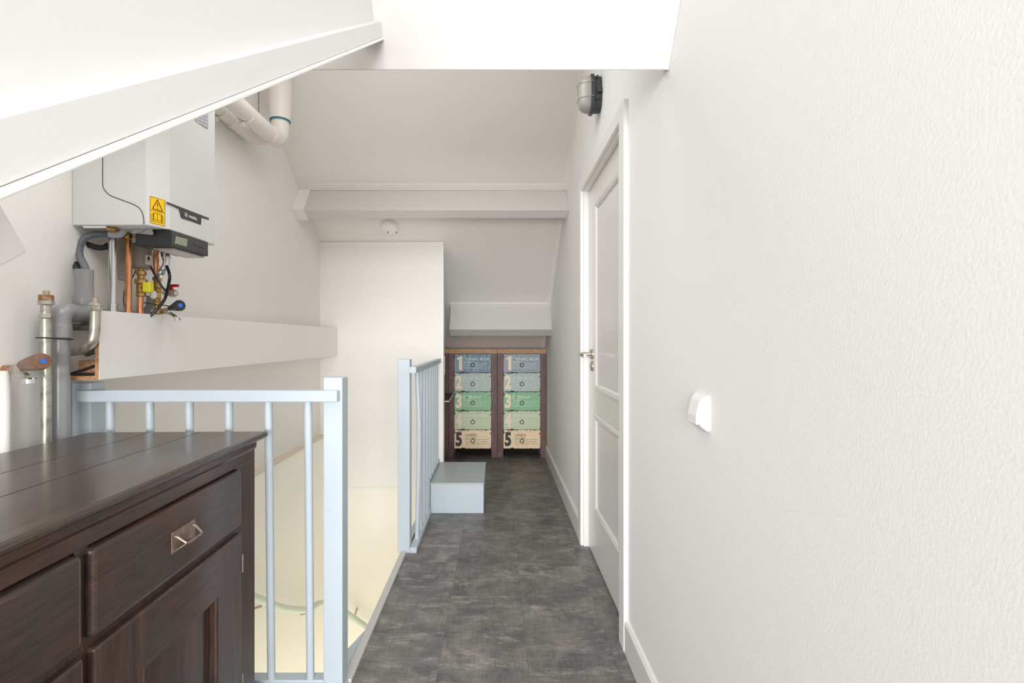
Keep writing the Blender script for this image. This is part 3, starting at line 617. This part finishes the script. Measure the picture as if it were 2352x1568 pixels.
# corrugated hoses
def hose(pts, r, m, label, pit=0.0048):
    n = 26
    q = [Vector(p) for p in pts]; mb = MB(); mb.tube(q, r, 14, smooth=n, rad=lambda i: r*(1.0 if i % 5 in (1, 2, 3) else 0.83))
    return tag(mb.build('corrugated_hose', m, None, smooth=60), label, 'hose')
hose([P(252, 538, 1.662), P(232, 537.5, 1.65), P(212, 539, 1.645), P(193, 549, 1.64), P(183, 567, 1.635), P(183.5, 588, 1.625), P(195, 612, 1.595), P(200, 634, 1.588)], 0.0104, M['hoseg'], 'grey corrugated hose arching from the boiler into the upright drain pipe')
hose([P(250, 562, 1.70), P(240, 568, 1.69), P(222, 568, 1.68), P(200, 561, 1.67), P(180, 555, 1.675), P(169, 565, 1.67), P(169, 585, 1.66), P(176, 612, 1.615), P(184, 634, 1.588)], 0.0097, M['hoseb'], 'black corrugated hose looping behind the grey one into the drain pipe')
# grey PVC drain
XD = -1.31
dr = thing('drain_pipe', (XD, 1.5, 0.0), 'grey plastic drain pipe with elbow and tee standing against the left wall', 'drain pipe')
zc = 1.222
MB().tube([(XD, 1.50, 0.0), (XD, 1.50, 1.19)], 0.0245, 24).build('pipe', M['pvc'], dr, smooth=True)
MB().tube([(XD, 1.50, 1.148), (XD, 1.50, 1.195), (XD, 1.506, 1.217), (XD, 1.525, zc+0.004), (XD, 1.545, zc), (XD, 1.56, zc)], 0.0275, 24, smooth=4).build('elbow', M['pvc'], dr, smooth=True)
MB().lathe((XD, 1.50, 1.146), (XD, 1.50, 1.188), [(0, 0.0292), (0.9, 0.0292), (1, 0.0276)], 26).build('socket', M['pvc'], dr, smooth=True)
MB().lathe((XD, 1.588, 1.248), (XD, 1.588, 1.276), [(0, 0.0276), (0.15, 0.0292), (1, 0.0292)], 26).build('socket', M['pvc'], dr, smooth=True)
mb = MB(); mb.tube([(XD, 1.548, zc), (XD, 1.64, zc)], 0.0265, 24); mb.tube([(XD, 1.588, zc), (XD, 1.588, 1.274)], 0.0272, 24); mb.build('tee', M['pvc'], dr, smooth=True)
MB().tube([(XD, 1.588, 1.262), (XD, 1.588, 1.362)], 0.0247, 24, cap=False).build('pipe', M['pvc'], dr, smooth=True)
MB().tube([(XD-0.012, 1.62, zc), (XD-0.03, 1.665, zc), (XD-0.03, 1.86, zc), (XD-0.028, 1.90, zc+0.01), (XD-0.01, 1.915, zc+0.04), (XD-0.005, 1.915, zc+0.085)], 0.0222, 20, smooth=4).build('pipe', M['pvc'], dr, smooth=True)
# galvanised riser with rusty cap
g1 = thing('galvanised_pipe', (-1.3015, 1.445, 0.0), 'old galvanised pipe with a rusty capped top, left of the grey drain pipe', 'pipe')
XG, YG = -1.3015, 1.445
zz = lambda y: EYE-(y-CY)/F*YG
MB().tube([(XG, YG, 0.0), (XG, YG, zz(775))], 0.0125, 20).build('pipe', M['galv'], g1, smooth=True)
mb = MB(); 
for y0, y1, r, hx in ((782, 772, 0.0155, 0), (772, 732, 0.0142, 0), (731, 721, 0.0178, 1), (721, 701, 0.0130, 0), (700, 690, 0.0192, 1)):
    (mb.hexnut if hx else (lambda a, b, r: mb.lathe(a, b, [(0, r), (1, r)], 20)))((XG, YG, zz(y0)), (XG, YG, zz(y1)), r)
mb.build('fitting', M['galv'], g1, smooth=30)
mb = MB(); mb.hexnut((XG, YG, zz(690)), (XG, YG, zz(677)), 0.0178); mb.build('rusty_nut', M['rust'], g1, smooth=30)
mb = MB(); mb.lathe((XG, YG, zz(677)), (XG, YG, zz(667)), [(0, 0.008), (0.9, 0.008), (1, 0.006)], 12); mb.build('cap', M['dullbrass'], g1, smooth=True)
# bent galvanised pipe
g2 = thing('galvanised_pipe', P(218, 700, 1.53), 'short bent galvanised pipe with a hex nut, right of the grey drain pipe', 'pipe')
dd = 1.525
MB().tube([P(219, 712, dd), P(218.5, 740, dd), P(217, 765, dd), P(210, 787, dd), P(194, 801, dd+0.01), P(176, 806, dd+0.03), P(163, 808, dd+0.05)], 0.0142, 18, smooth=5).build('pipe', M['galv'], g2, smooth=True)
mb = MB(); mb.hexnut(P(219, 714, dd), P(219, 702, dd), 0.0182); mb.lathe(P(219, 702, dd), P(219, 694, dd), [(0, 0.0172), (0.6, 0.016), (1, 0.011)], 16); mb.build('nut', M['galv'], g2, smooth=30)
mb = MB(); mb.lathe(P(219, 695, dd), P(219, 683, dd), [(0, 0.0075), (1, 0.007)], 10); mb.build('stub', M['dullbrass'], g2, smooth=True)
tag(MB().tube([P(168, 751, 1.60), P(212, 751, 1.60)], 0.0105, 14).build('steel_pipe', M['oldsteel'], None, smooth=True), 'dark horizontal steel pipe stub between drain pipe and bent galvanised pipe', 'pipe')
tag(MB().tube([P(198, 812, 1.60), P(226, 802, 1.60)], 0.0105, 14).build('steel_pipe', M['oldsteel'], None, smooth=True), 'dark steel pipe stub disappearing behind the white casing under the bent pipe', 'pipe')
a, b = P(189, 733, 1.615), P(207, 745, 1.615)
tag(MB().box(a.x, b.x, 1.61, 1.64, b.z, a.z).build('wood_block', M['rust'], None, bevel=0.002), 'small brown block wedged above the dark horizontal pipe', 'wood block')
# cable tie round the two risers
ct = P(95, 778, 1.45)
tag(MB().tube([(-1.318, 1.430, 1.146), (-1.300, 1.427, 1.1455), (-1.287, 1.436, 1.145), (-1.280, 1.48, 1.142), (-1.281, 1.51, 1.141), (-1.298, 1.529, 1.141), (-1.325, 1.528, 1.142), (-1.339, 1.50, 1.143), (-1.320, 1.44, 1.146), (-1.318, 1.430, 1.146)], 0.002, 6, smooth=4).build('cable_tie', M['black'], None), 'thin black tie strapped round the drain pipe and the galvanised pipe', 'cable tie')
# white painted pipe at far left
tag(MB().tube([(-1.351, 1.375, 0.0), (-1.351, 1.375, 1.055)], 0.0115, 16).build('painted_pipe', M['wall'], None, smooth=True), 'white painted pipe on the wall below the brown-handled tap', 'pipe')
# taps
t1 = thing('wall_tap', (-1.36, 1.38, 1.06), 'old wall tap with a brown handle and blue dot, left of the galvanised pipe', 'tap')
h0, h1 = P(51, 839, 1.372), P(99, 829, 1.322)
mb = MB(); mb.tube([(XL, 1.386, P(15, 848, 1.386).z), P(38, 847, 1.378)], 0.0115, 16); mb.build('connector', M['rust'], t1, smooth=True)
mb = MB(); mb.lathe(P(34, 849, 1.378), P(58, 843, 1.370), [(0, 0.013), (0.5, 0.0145), (1, 0.016)], 20)
mb.tube([P(44, 856, 1.375), P(55, 862, 1.370), P(67, 869, 1.362)], [0.012, 0.0105, 0.010], 14, smooth=4); mb.build('tap_body', M['galv'], t1, smooth=True)
mb = MB(); mb.lathe(P(67.5, 868, 1.362), P(68, 880, 1.362), [(0, 0.0150), (0.2, 0.0172), (1, 0.0165)], 20); mb.build('outlet_ring', M['chrome'], t1, smooth=True)
hd = MB().lathe(h0, h1, [(0, 0.012), (0.06, 0.0145), (0.6, 0.0215), (0.92, 0.0225), (1, 0.020)], 12).build('handle', M['brownpl'], t1, smooth=30)
dirh = (h1-h0).normalized(); MB().lathe(h1-dirh*0.001, h1+dirh*0.0012, [(0, 0.0062), (1, 0.0062)], 16).build('blue_dot', M['blue'], hd)
t2 = thing('wall_tap', (-1.25, 1.86, 1.25), 'chrome tap with a black handle and blue dot above the white casing', 'tap')
mb = MB(); mb.tube([P(352, 716, 1.86), P(392, 713, 1.84)], 0.011, 16); mb.tube([P(380, 714, 1.845), P(398, 724, 1.835), P(411, 734, 1.83)], [0.0085, 0.0075, 0.007], 14, smooth=3)
mb.tube([P(378, 713, 1.845), P(392, 709, 1.835)], 0.008, 14); mb.lathe(P(406, 728, 1.83), P(406.5, 737, 1.83), [(0, 0.010), (1, 0.0098)], 18); mb.build('tap_body', M['chrome'], t2, smooth=True)
h0, h1 = P(390, 708, 1.835), P(414, 701, 1.785)
hd = MB().lathe(h0, h1, [(0, 0.008), (0.25, 0.011), (0.8, 0.019), (0.95, 0.0205), (1, 0.018)], 10).build('handle', M['black'], t2, smooth=30)
c = h1; MB().lathe(c, c+(h1-h0).normalized()*0.0012, [(0, 0.0072), (1, 0.0072)], 16).build('blue_dot', M['blue'], hd)
v3 = thing('lever_valve', P(398, 672, 1.95), 'small nickel ball valve with a red lever against the wall', 'valve')
mb = MB(); mb.tube([P(378, 673, 1.975), P(392, 672.5, 1.96)], 0.010, 14); mb.hexnut(P(388, 673, 1.955), P(402, 673, 1.93), 0.0155); mb.lathe(P(402, 673, 1.93), P(404, 673, 1.925), [(0, 0.012), (1, 0.008)], 14); mb.build('valve_body', M['nickel'], v3, smooth=30)
a = P(389, 653, 1.94); b = P(411, 659, 1.94)
mb = MB(); mb.box(a.x, b.x, 1.932, 1.944, b.z, a.z); mb.box(a.x, a.x+0.013, 1.934, 1.946, P(390, 666, 1.94).z, b.z+0.002); mb.build('lever', M['red'], v3, bevel=0.002)
# black cables hanging from the control panel
def cable(pts, r, label, m='black'): return tag(MB().tube(pts, r, 8, smooth=6).build('black_cable', M[m], None, smooth=True), label, 'cable')
cable([P(372, 566, 1.86), P(374, 590, 1.85), P(389, 628, 1.775), P(387, 655, 1.785), P(379, 685, 1.80), P(365, 705, 1.79), P(345, 726, 1.78)], 0.0052, 'thick black cable curving down from the boiler past the brass valve')
cable([P(346, 612, 1.77), P(358, 635, 1.775), P(370, 655, 1.785), P(381, 667, 1.79), P(385, 660, 1.785)], 0.004, 'black cable running diagonally from the canister across the copper pipe')
cable([P(330, 695, 1.79), P(345, 697, 1.80), P(365, 701, 1.81), P(378, 701, 1.815), P(392, 704, 1.82)], 0.0018, 'thin black wire sagging across the grey pipe to the chrome tap')
cable([P(312, 620, 1.80), P(303, 640, 1.80), P(287, 665, 1.78), P(284, 690, 1.77), P(288, 712, 1.77)], 0.0018, 'thin grey wire hanging behind the bright copper pipe', 'dgrey')

# ------------------------------------------------------------------ flue pipes above
fl = thing('flue_pipe', (-1.205, 2.72, 2.2), 'cream plastic flue pipe rising to the roof with a blue seal ring', 'flue pipe')
XF = -1.180; ZF = 2.205
MB().tube([(XF, 1.98, ZF), (XF, 2.56, ZF), (XF, 2.60, ZF)], 0.042, 26).build('pipe', M['flue'], fl, smooth=True)
MB().tube([(XF, 2.585, ZF), (XF, 2.63, ZF), (XF, 2.68, ZF+0.012), (XF, 2.715, ZF+0.05), (XF, 2.722, ZF+0.10), (XF, 2.722, ZF+0.13)], 0.0465, 26, smooth=5).build('elbow', M['flue'], fl, smooth=True)
MB().lathe((XF, 2.722, ZF+0.118), (XF, 2.722, ZF+0.126), [(0, 0.0475), (0, 0.0525), (1, 0.0525)], 30).build('seal_ring', M['seal'], fl, smooth=True)
MB().lathe((XF, 2.722, ZF+0.126), (XF, 2.722, far_z(2.722)+0.02), [(0, 0.055), (0.35, 0.060), (0.55, 0.0635), (0.55, 0.060), (1, 0.060)], 30).build('riser', M['flue'], fl, smooth=True)
XF2 = -1.312; ZF2 = 2.235
fl2 = thing('flue_pipe', (XF2, 2.6, 2.2), 'cream plastic air pipe beside the wall, lower of the two above the boiler', 'flue pipe')
MB().tube([(XF2, 1.98, ZF2), (XF2, 2.52, ZF2)], 0.040, 26).build('pipe', M['flue'], fl2, smooth=True)
MB().tube([(XF2, 2.46, ZF2), (XF2, 2.62, ZF2), (XF2, 2.675, ZF2), (XF2+0.010, 2.712, ZF2+0.004), (XF2+0.035, 2.733, ZF2+0.012), (XF2+0.064, 2.738, ZF2+0.02)], 0.0435, 26, smooth=5).build('elbow', M['flue'], fl2, smooth=True)
for X, Y, Z, lab in ((XF2, 2.36, ZF2, 'cream clip holding the lower flue pipe to the wall'), (XF, 2.35, ZF, 'cream clip under the upper flue pipe'), (XF-0.035, 2.56, ZF+0.06, 'cream clip and threaded rod holding the upper flue pipe near the elbow')):
    pc_ = thing('pipe_clip', (X, Y, Z-0.04), lab, 'pipe clip')
    if Y < 2.5: MB().tube([(X+0.045*math.cos(a), Y, Z+0.045*math.sin(a)) for a in [math.radians(q) for q in range(-150, -20, 10)]], 0.0045, 8).build('strap', M['flue'], pc_, smooth=True); MB().box(X-0.03, X-0.005, Y-0.012, Y+0.012, Z-0.062, Z-0.044).build('lug', M['flue'], pc_, bevel=0.003)
    else:
        MB().box(X-0.06, X+0.03, Y-0.012, Y+0.012, Z-0.03, Z+0.004).build('strap', M['flue'], pc_, bevel=0.004)
        MB().box(X-0.02, X+0.012, Y-0.015, Y+0.015, Z-0.05, Z-0.025).build('lug', M['flue'], pc_, bevel=0.004)
        MB().tube([(X-0.005, Y, Z), (X-0.005, Y, near_z(RIDGE)-0.12)], 0.003, 8).build('threaded_rod', M['oldsteel'], pc_)

# ------------------------------------------------------------------ wall lamp, smoke alarm, switch
la = thing('bulkhead_lamp', (XR, 2.325, 2.19), 'dark grey oval bulkhead lamp with a wire guard high on the right wall', 'wall lamp')
def rr(x, yc, zc_, hy, hz, n=32, e=3.2):
    out = []
    for k in range(n):
        a = 2*math.pi*k/n; c_, s_ = math.cos(a), math.sin(a)
        out.append((x, yc+hy*math.copysign(abs(c_)**(2/e), c_), zc_+hz*math.copysign(abs(s_)**(2/e), s_)))
    return out
yc, zl = 2.325, 2.275
MB().loft([rr(0.4775, yc, zl, 0.048, 0.078), rr(0.445, yc, zl, 0.05, 0.080), rr(0.443, yc, zl, 0.057, 0.088), rr(0.430, yc, zl, 0.057, 0.088), rr(0.428, yc, zl, 0.052, 0.082)]).build('housing', M['lampbase'], la, smooth=30)
MB().loft([rr(0.430, yc, zl, 0.050, 0.080), rr(0.412, yc, zl, 0.049, 0.079), rr(0.392, yc, zl, 0.044, 0.072), rr(0.380, yc, zl, 0.034, 0.058), rr(0.376, yc, zl, 0.018, 0.034)]).build('glass_cover', M['lampglass'], la, smooth=50)
MB().lathe((0.43, yc, zl-0.02), (0.395, yc, zl-0.01), [(0, 0.014), (0.4, 0.018), (0.8, 0.018), (1, 0.008)], 16).build('bulb', M['bulb'], la, smooth=True)
mb = MB()
for dz in (-0.028, 0.04):
    mb.tube([(0.44, yc-0.058, zl+dz), (0.41, yc-0.054, zl+dz), (0.385, yc-0.042, zl+dz), (0.372, yc-0.015, zl+dz), (0.372, yc+0.015, zl+dz), (0.385, yc+0.042, zl+dz), (0.41, yc+0.054, zl+dz), (0.44, yc+0.058, zl+dz)], 0.0016, 6, smooth=3)
mb.tube([(0.435, yc, zl+0.088), (0.40, yc, zl+0.082), (0.376, yc, zl+0.05), (0.371, yc, zl), (0.376, yc, zl-0.05), (0.40, yc, zl-0.082), (0.435, yc, zl-0.088)], 0.0016, 6, smooth=3)
mb.build('wire_guard', M['zinc'], la, smooth=True)
MB().lathe((0.455, yc-0.047, zl-0.035), (0.455, yc-0.056, zl-0.035), [(0, 0.011), (1, 0.009)], 14).build('cable_gland', M['lampbase'], la)
MB().lathe((0.455, yc-0.047, zl+0.06), (0.455, yc-0.055, zl+0.06), [(0, 0.007), (1, 0.006)], 12).build('blind_plug', M['lampbase'], la)
mb = MB(); mb.box(0.455, 0.476, yc-0.060, yc-0.047, zl-0.012, zl+0.010); mb.build('latch', M['lampbase'], la, bevel=0.001)

sd = thing('smoke_alarm', (-0.80, 3.73, far_z(3.73)), 'small round white smoke alarm on the sloping ceiling behind the beam', 'smoke alarm')
c = Vector((-0.80, 3.73, far_z(3.73)))
MB().lathe(c, c+fn*0.034, [(0, 0.066), (0.3, 0.068), (0.7, 0.064), (1, 0.050)], 36).build('housing', M['white_pl'], sd, smooth=True)
for dx, w_ in ((-0.018, 0.005), (0.045, 0.004)):
    q = c+fn*0.0335+fs*0.016+Vector((dx, 0, 0)); MB().prism([q, q+Vector((w_*1.6, 0, 0)), q+Vector((w_*1.6, 0, 0))+fs*0.015, q+fs*0.015], fn*0.001).build('vent_slot', M['dgrey'], sd)

sw = thing('light_switch', (XR, 1.163, 0.933), 'white rocker light switch on the right wall', 'light switch')
Y0, Y1, Z0, Z1 = 1.124, 1.200, 0.933, 1.013
def fr(x, i): return [(x, Y0+i, Z0+i), (x, Y1-i, Z0+i), (x, Y1-i, Z1-i), (x, Y0+i, Z1-i)]
MB().loft([fr(XR, 0), fr(XR-0.006, 0.0), fr(XR-0.018, 0.011)]).build('switch_frame', M['white_pl'], sw, bevel=0.002)
MB().prism([(XR-0.017, Y0+0.013, Z0+0.014), (XR-0.0265, Y0+0.013, Z0+0.014), (XR-0.0265, Y0+0.013, Z0+0.034), (XR-0.0195, Y0+0.013, Z1-0.014), (XR-0.017, Y0+0.013, Z1-0.014)], (0, Y1-Y0-0.026, 0)).build('rocker', M['white_pl'], sw, bevel=0.001)

# ------------------------------------------------------------------ dark sideboard (built square, then turned a little)
sb = thing('sideboard', (0, 0, 0), 'dark stained wooden sideboard with drawers and panelled doors in the left foreground', 'sideboard')
# local frame: +X = front, Y=0 far end running to -Y (towards the camera), Z up; front of the body at X=0
LN, DP = 1.62, 0.50
mb = MB(); xs_ = [(-0.505, -0.3255), (-0.323, -0.1765), (-0.174, 0.0255)]
for i, (a, b) in enumerate(xs_):
    if i < 2: mb.box(a, b, -LN-0.02, 0.03, 0.838, 0.860)
    else:
        mb.prism([(a, 0.03, 0.838), (a, 0.03, 0.860), (b-0.008, 0.03, 0.860), (b-0.002, 0.03, 0.857), (b, 0.03, 0.851), (b-0.002, 0.03, 0.845), (b-0.012, 0.03, 0.838)], (0, -LN-0.05, 0))
mb.build('top', M['wtop'], sb, bevel=0.0008)
mb = MB(); mb.box(-DP, -0.022, -LN, -LN+0.02, 0.06, 0.838); mb.box(-DP, -0.022, -0.02, 0, 0.06, 0.838); mb.box(-DP, -DP+0.012, -LN, 0, 0.06, 0.838); mb.box(-DP, -0.022, -LN, 0, 0.06, 0.08)
mb.box(-0.024, 0, -0.108, 0, 0.0, 0.838); mb.box(-DP, -DP+0.06, -0.06, 0, 0.0, 0.06)
mb.box(-0.024, 0, -LN, -LN+0.088, 0.0, 0.838); mb.box(-0.024, 0, -0.66, -0.633, 0.08, 0.838); mb.box(-0.024, 0, -1.225, -1.20, 0.08, 0.838)
mb.box(-0.024, -0.0005, -LN, 0, 0.606, 0.628); mb.box(-0.024, -0.0005, -LN, 0, 0.06, 0.10)
mb.build('carcass', M['wz'], sb, bevel=0.001)
mb = MB(); mb.box(-0.022, 0.0005, -LN, -0.001, 0.783, 0.838); mb.build('top_rail', M['wy'], sb, bevel=0.002)
mb = MB(); mb.prism([(0.0, 0, 0.812), (0.005, 0, 0.820), (0.006, 0, 0.838), (0.0, 0, 0.838)], (0, -LN, 0)); mb.build('cornice', M['wy'], sb)
for j, (a, b) in enumerate(((-0.112, -0.642), (-0.663, -1.206), (-1.22, -1.58))):
    dw = MB().box(-0.018, 0.016, b, a, 0.626, 0.781).build('drawer', M['wy'], sb, bevel=0.009, seg=3)
    cy = (a+b)/2; cz = 0.703
    if j == 0: cy = -0.384
    mb = MB(); mb.box(0.016, 0.0178, cy-0.044, cy+0.044, cz-0.023, cz+0.023); pl = mb.build('handle_plate', M['bronze'], dw, bevel=0.0006)
    mb = MB(); mb.tube([(0.018, cy-0.034, cz+0.012), (0.024, cy-0.034, cz+0.010), (0.040, cy-0.030, cz-0.004), (0.041, cy-0.024, cz-0.006), (0.041, cy+0.024, cz-0.006), (0.040, cy+0.030, cz-0.004), (0.024, cy+0.034, cz+0.010), (0.018, cy+0.034, cz+0.012)], 0.0026, 8)
    mb.build('bail_pull', M['bronze'], dw, smooth=30)
    MB().prism([(0.018, cy-0.030, cz-0.020), (0.034, cy-0.022, cz-0.010), (0.034, cy+0.022, cz-0.010), (0.018, cy+0.030, cz-0.020)], (0, 0, 0.0016)).build('pull_lip', M['bronze'], dw)
    for yy in (-0.038, 0.038):
        for zz_ in (-0.017, 0.017): MB().lathe((0.0176, cy+yy, cz+zz_), (0.0187, cy+yy, cz+zz_), [(0, 0.0024), (1, 0.0012)], 10).build('screw', M['bronze'], dw)
for a, b in ((-0.112, -0.636), (-0.66, -1.20), (-1.225, -1.58)):
    w_ = 0.128
    two = b+w_ < a-w_-0.02
    ys_, zs_ = ([b, b+w_, a-w_, a] if two else [b, a]), [0.10, 0.22, 0.487, 0.607]
    mb = MB()
    for i in range(len(ys_)-1):
        for j in range(3): mb.box(-0.018, -0.004 if (i == 1 and j == 1) else 0.015, ys_[i], ys_[i+1], zs_[j], zs_[j+1])
    mb.weld(); dw = mb.build('door', M['wz'], sb, bevel=0.006, seg=3)
    if two:
        for z0, z1 in ((0.489, 0.601), (0.106, 0.218)): MB().box(0.012, 0.0154, b+w_+0.001, a-w_-0.001, z0, z1).build('cross_rail', M['wy'], dw, bevel=0.001)
    for z in (0.52, 0.19): MB().tube([(0.0165, a+0.002, z-0.025), (0.0165, a+0.002, z+0.025)], 0.0022, 8).build('hinge', M['bronze'], dw)
sb.location = (-0.7265, 1.500, 0.0); sb.rotation_euler = (0, 0, math.radians(1.6))

# ------------------------------------------------------------------ drawer cabinets at the far end
CYF = 4.84; zp = lambda y: EYE-(y-CY)/F*CYF
BASE = [('1', 'MONAC BLUE', '9-3964', srgb(112, 140, 158), srgb(172, 180, 185), 'wi', -0.06),
        ('2', 'DUSK BLUE', '15-4106', srgb(182, 196, 188), srgb(206, 213, 206), 'wi', -0.045),
        ('3', 'EMERALD', '17-5641', srgb(140, 192, 146), srgb(172, 208, 172), 'wi', -0.045),
        ('4', 'GRAYED JADE', '14-6011', srgb(200, 214, 176), srgb(214, 224, 192), 'wi', -0.045),
        ('5', 'LINEN', '12-1008', srgb(246, 222, 184), srgb(232, 204, 166), 'bk', -0.04)]
M['num'] = mat('cream_number_paint', srgb(245, 230, 202), 0.55, var=(55, srgb(60, 50, 48), 0.66, 0.69))
M['numg'] = mat('black_number_paint', srgb(52, 50, 52), 0.55, var=(70, srgb(120, 115, 112), 0.62, 0.70))
M['print'] = mat('faded_white_print', srgb(232, 238, 232), 0.6)
M['printf'] = mat('very_faded_print', srgb(212, 224, 220), 0.6)
M['printk'] = mat('dark_brown_print', srgb(96, 78, 62), 0.6)
dmats = [drawer_mat('drawer_paint_'+w_, b[3], b[4], 0.7 if i == 0 else 0.5, b[6]) for i, (b, w_) in enumerate(zip(BASE, ('blue', 'dusk', 'emerald', 'jade', 'linen')))]
dmat1b = drawer_mat('drawer_paint_grey_blue', srgb(152, 162, 172), srgb(178, 184, 190), 0.7, -0.08)
def drawer_cabinet(x0, x1, label):
    t = thing('drawer_cabinet', ((x0+x1)/2, CYF, 0), label, 'chest of drawers', 'distressed drawer cabinets')
    y1 = 5.055
    mb = MB(); W = 0.058
    for a, b in ((x0, x0+W), (x1-W, x1)):
        mb.box(a, b, CYF, CYF+0.04, 0, 1.006); mb.box(a, b, y1-0.04, y1, 0, 1.006); mb.box(a+0.006, b-0.03, CYF+0.04, y1-0.04, 0.085, 1.006)
    mb.box(x0+0.02, x1-0.02, y1-0.02, y1-0.005, 0.085, 1.006); mb.box(x0+W, x1-W, CYF+0.02, y1-0.02, 0.083, 0.09)
    mb.build('frame', M['cabz'], t, bevel=0.002)
    MB().box(x0-0.0, x1+0.0, CYF-0.012, y1, 1.006, 1.052).build('top', M['cabtop'], t, bevel=0.002)
    for i, (n, word, code, c1_, c2_, kk, wr) in enumerate(BASE):
        z1 = 1.003-i*0.1838; z0 = z1-0.180; a, b = x0+W+0.001, x1-W-0.001
        dm = dmat1b if (i == 0 and x0 > -0.1) else dmats[i]
        d = MB().box(a, b, CYF+0.002, CYF+0.15, z0, z1).build('drawer', dm, t, bevel=0.0015)
        yf = CYF+0.0015; ux, uz = (1, 0, 0), (0, 0, 1)
        if n == '1':
            q = [(0.028, 0.0), (0.058, 0.0), (0.058, 0.138), (0.040, 0.138), (0.008, 0.118), (0.008, 0.100), (0.028, 0.108)]
            MB().prism([(a+0.018+u, yf-0.0004, z0+0.022+v) for u, v in q], (0, 0.0004, 0)).build('number', M['num'], d)
        else: MB().text(n, (a+0.012, yf, z0+0.022), ux, uz, 0.062, 0.138, 0.05).build('number', M['numg' if n == '5' else 'num'], d)
        ink = M['printk'] if kk == 'bk' else (M['printf'] if i == 1 else M['print'])
        wl = {'MONAC BLUE': 0.25, 'DUSK BLUE': 0.20, 'EMERALD': 0.17, 'GRAYED JADE': 0.24, 'LINEN': 0.10}[word]
        mb = MB(); xo = a+(0.112 if n == '5' else 0.088)
        mb.text(word, (xo, yf, z0+0.118), ux, uz, wl, 0.026, 0.004)
        mb.text(code, (xo, yf, z0+0.094), ux, uz, 0.095, 0.016, 0.0)
        mb.box(a+0.09, b-0.025, yf-0.0003, yf, z0+0.0865, z0+0.0890)
        mb.text('Perception of designers', (xo, yf, z0+0.060), ux, uz, 0.21, 0.015, -0.004)
        mb.text('Most used this color in 15', (xo, yf, z0+0.040), ux, uz, 0.25, 0.013, -0.004)
        mb.build('lettering', ink, d)
        MB().torus(((a+b)/2, CYF-0.006, z0+0.074), (0, 1, 0), 0.0185, 0.0030, 26).build('ring_pull', M['dgrey'], d, smooth=True)
        MB().lathe(((a+b)/2, CYF+0.002, z0+0.0925), ((a+b)/2, CYF-0.009, z0+0.0925), [(0, 0.006), (1, 0.0045)], 12).build('pull_stud', M['dgrey'], d, smooth=True)
    return t
drawer_cabinet(-0.4735, 0.0005, 'five-drawer distressed cabinet with the deeper blue top drawer, left of the pair')
drawer_cabinet(0.0025, 0.4755, 'five-drawer distressed cabinet with the greyer top drawer, beside the right wall')
dc = thing('drop_front_cabinet', (-0.73, 4.94, 0), 'dark brown cabinet with an open flap, mostly hidden behind the white partition', 'cabinet')
MB().box(-0.98, -0.4755, CYF+0.005, 5.055, 0.0, 1.006).build('body', M['cabz'], dc, bevel=0.002)
MB().box(-0.985, -0.4750, CYF-0.008, 5.055, 1.006, 1.052).build('top', M['cabtop'], dc, bevel=0.002)
flp = MB().box(-0.96, -0.408, 4.30, CYF-0.014, 0.607, 0.625).build('flap', M['caplank'], dc, bevel=0.001)
MB().box(-0.955, -0.412, 4.2975, 4.2995, 0.606, 0.615).build('flap_edge', M['trim'], flp)
MB().prism([(-0.406, 4.30, 0.618), (-0.406, CYF-0.014, 0.652), (-0.406, CYF-0.014, 0.668), (-0.406, 4.30, 0.634)], (0.003, 0, 0)).build('flap_stay', M['nickel'], dc)
MB().tube([(-0.507, CYF-0.004, 0.80), (-0.507, CYF-0.014, 0.805), (-0.507, CYF-0.014, 0.985), (-0.507, CYF-0.004, 0.99)], 0.0035, 8).build('bar_handle', M['nickel'], dc, smooth=True)
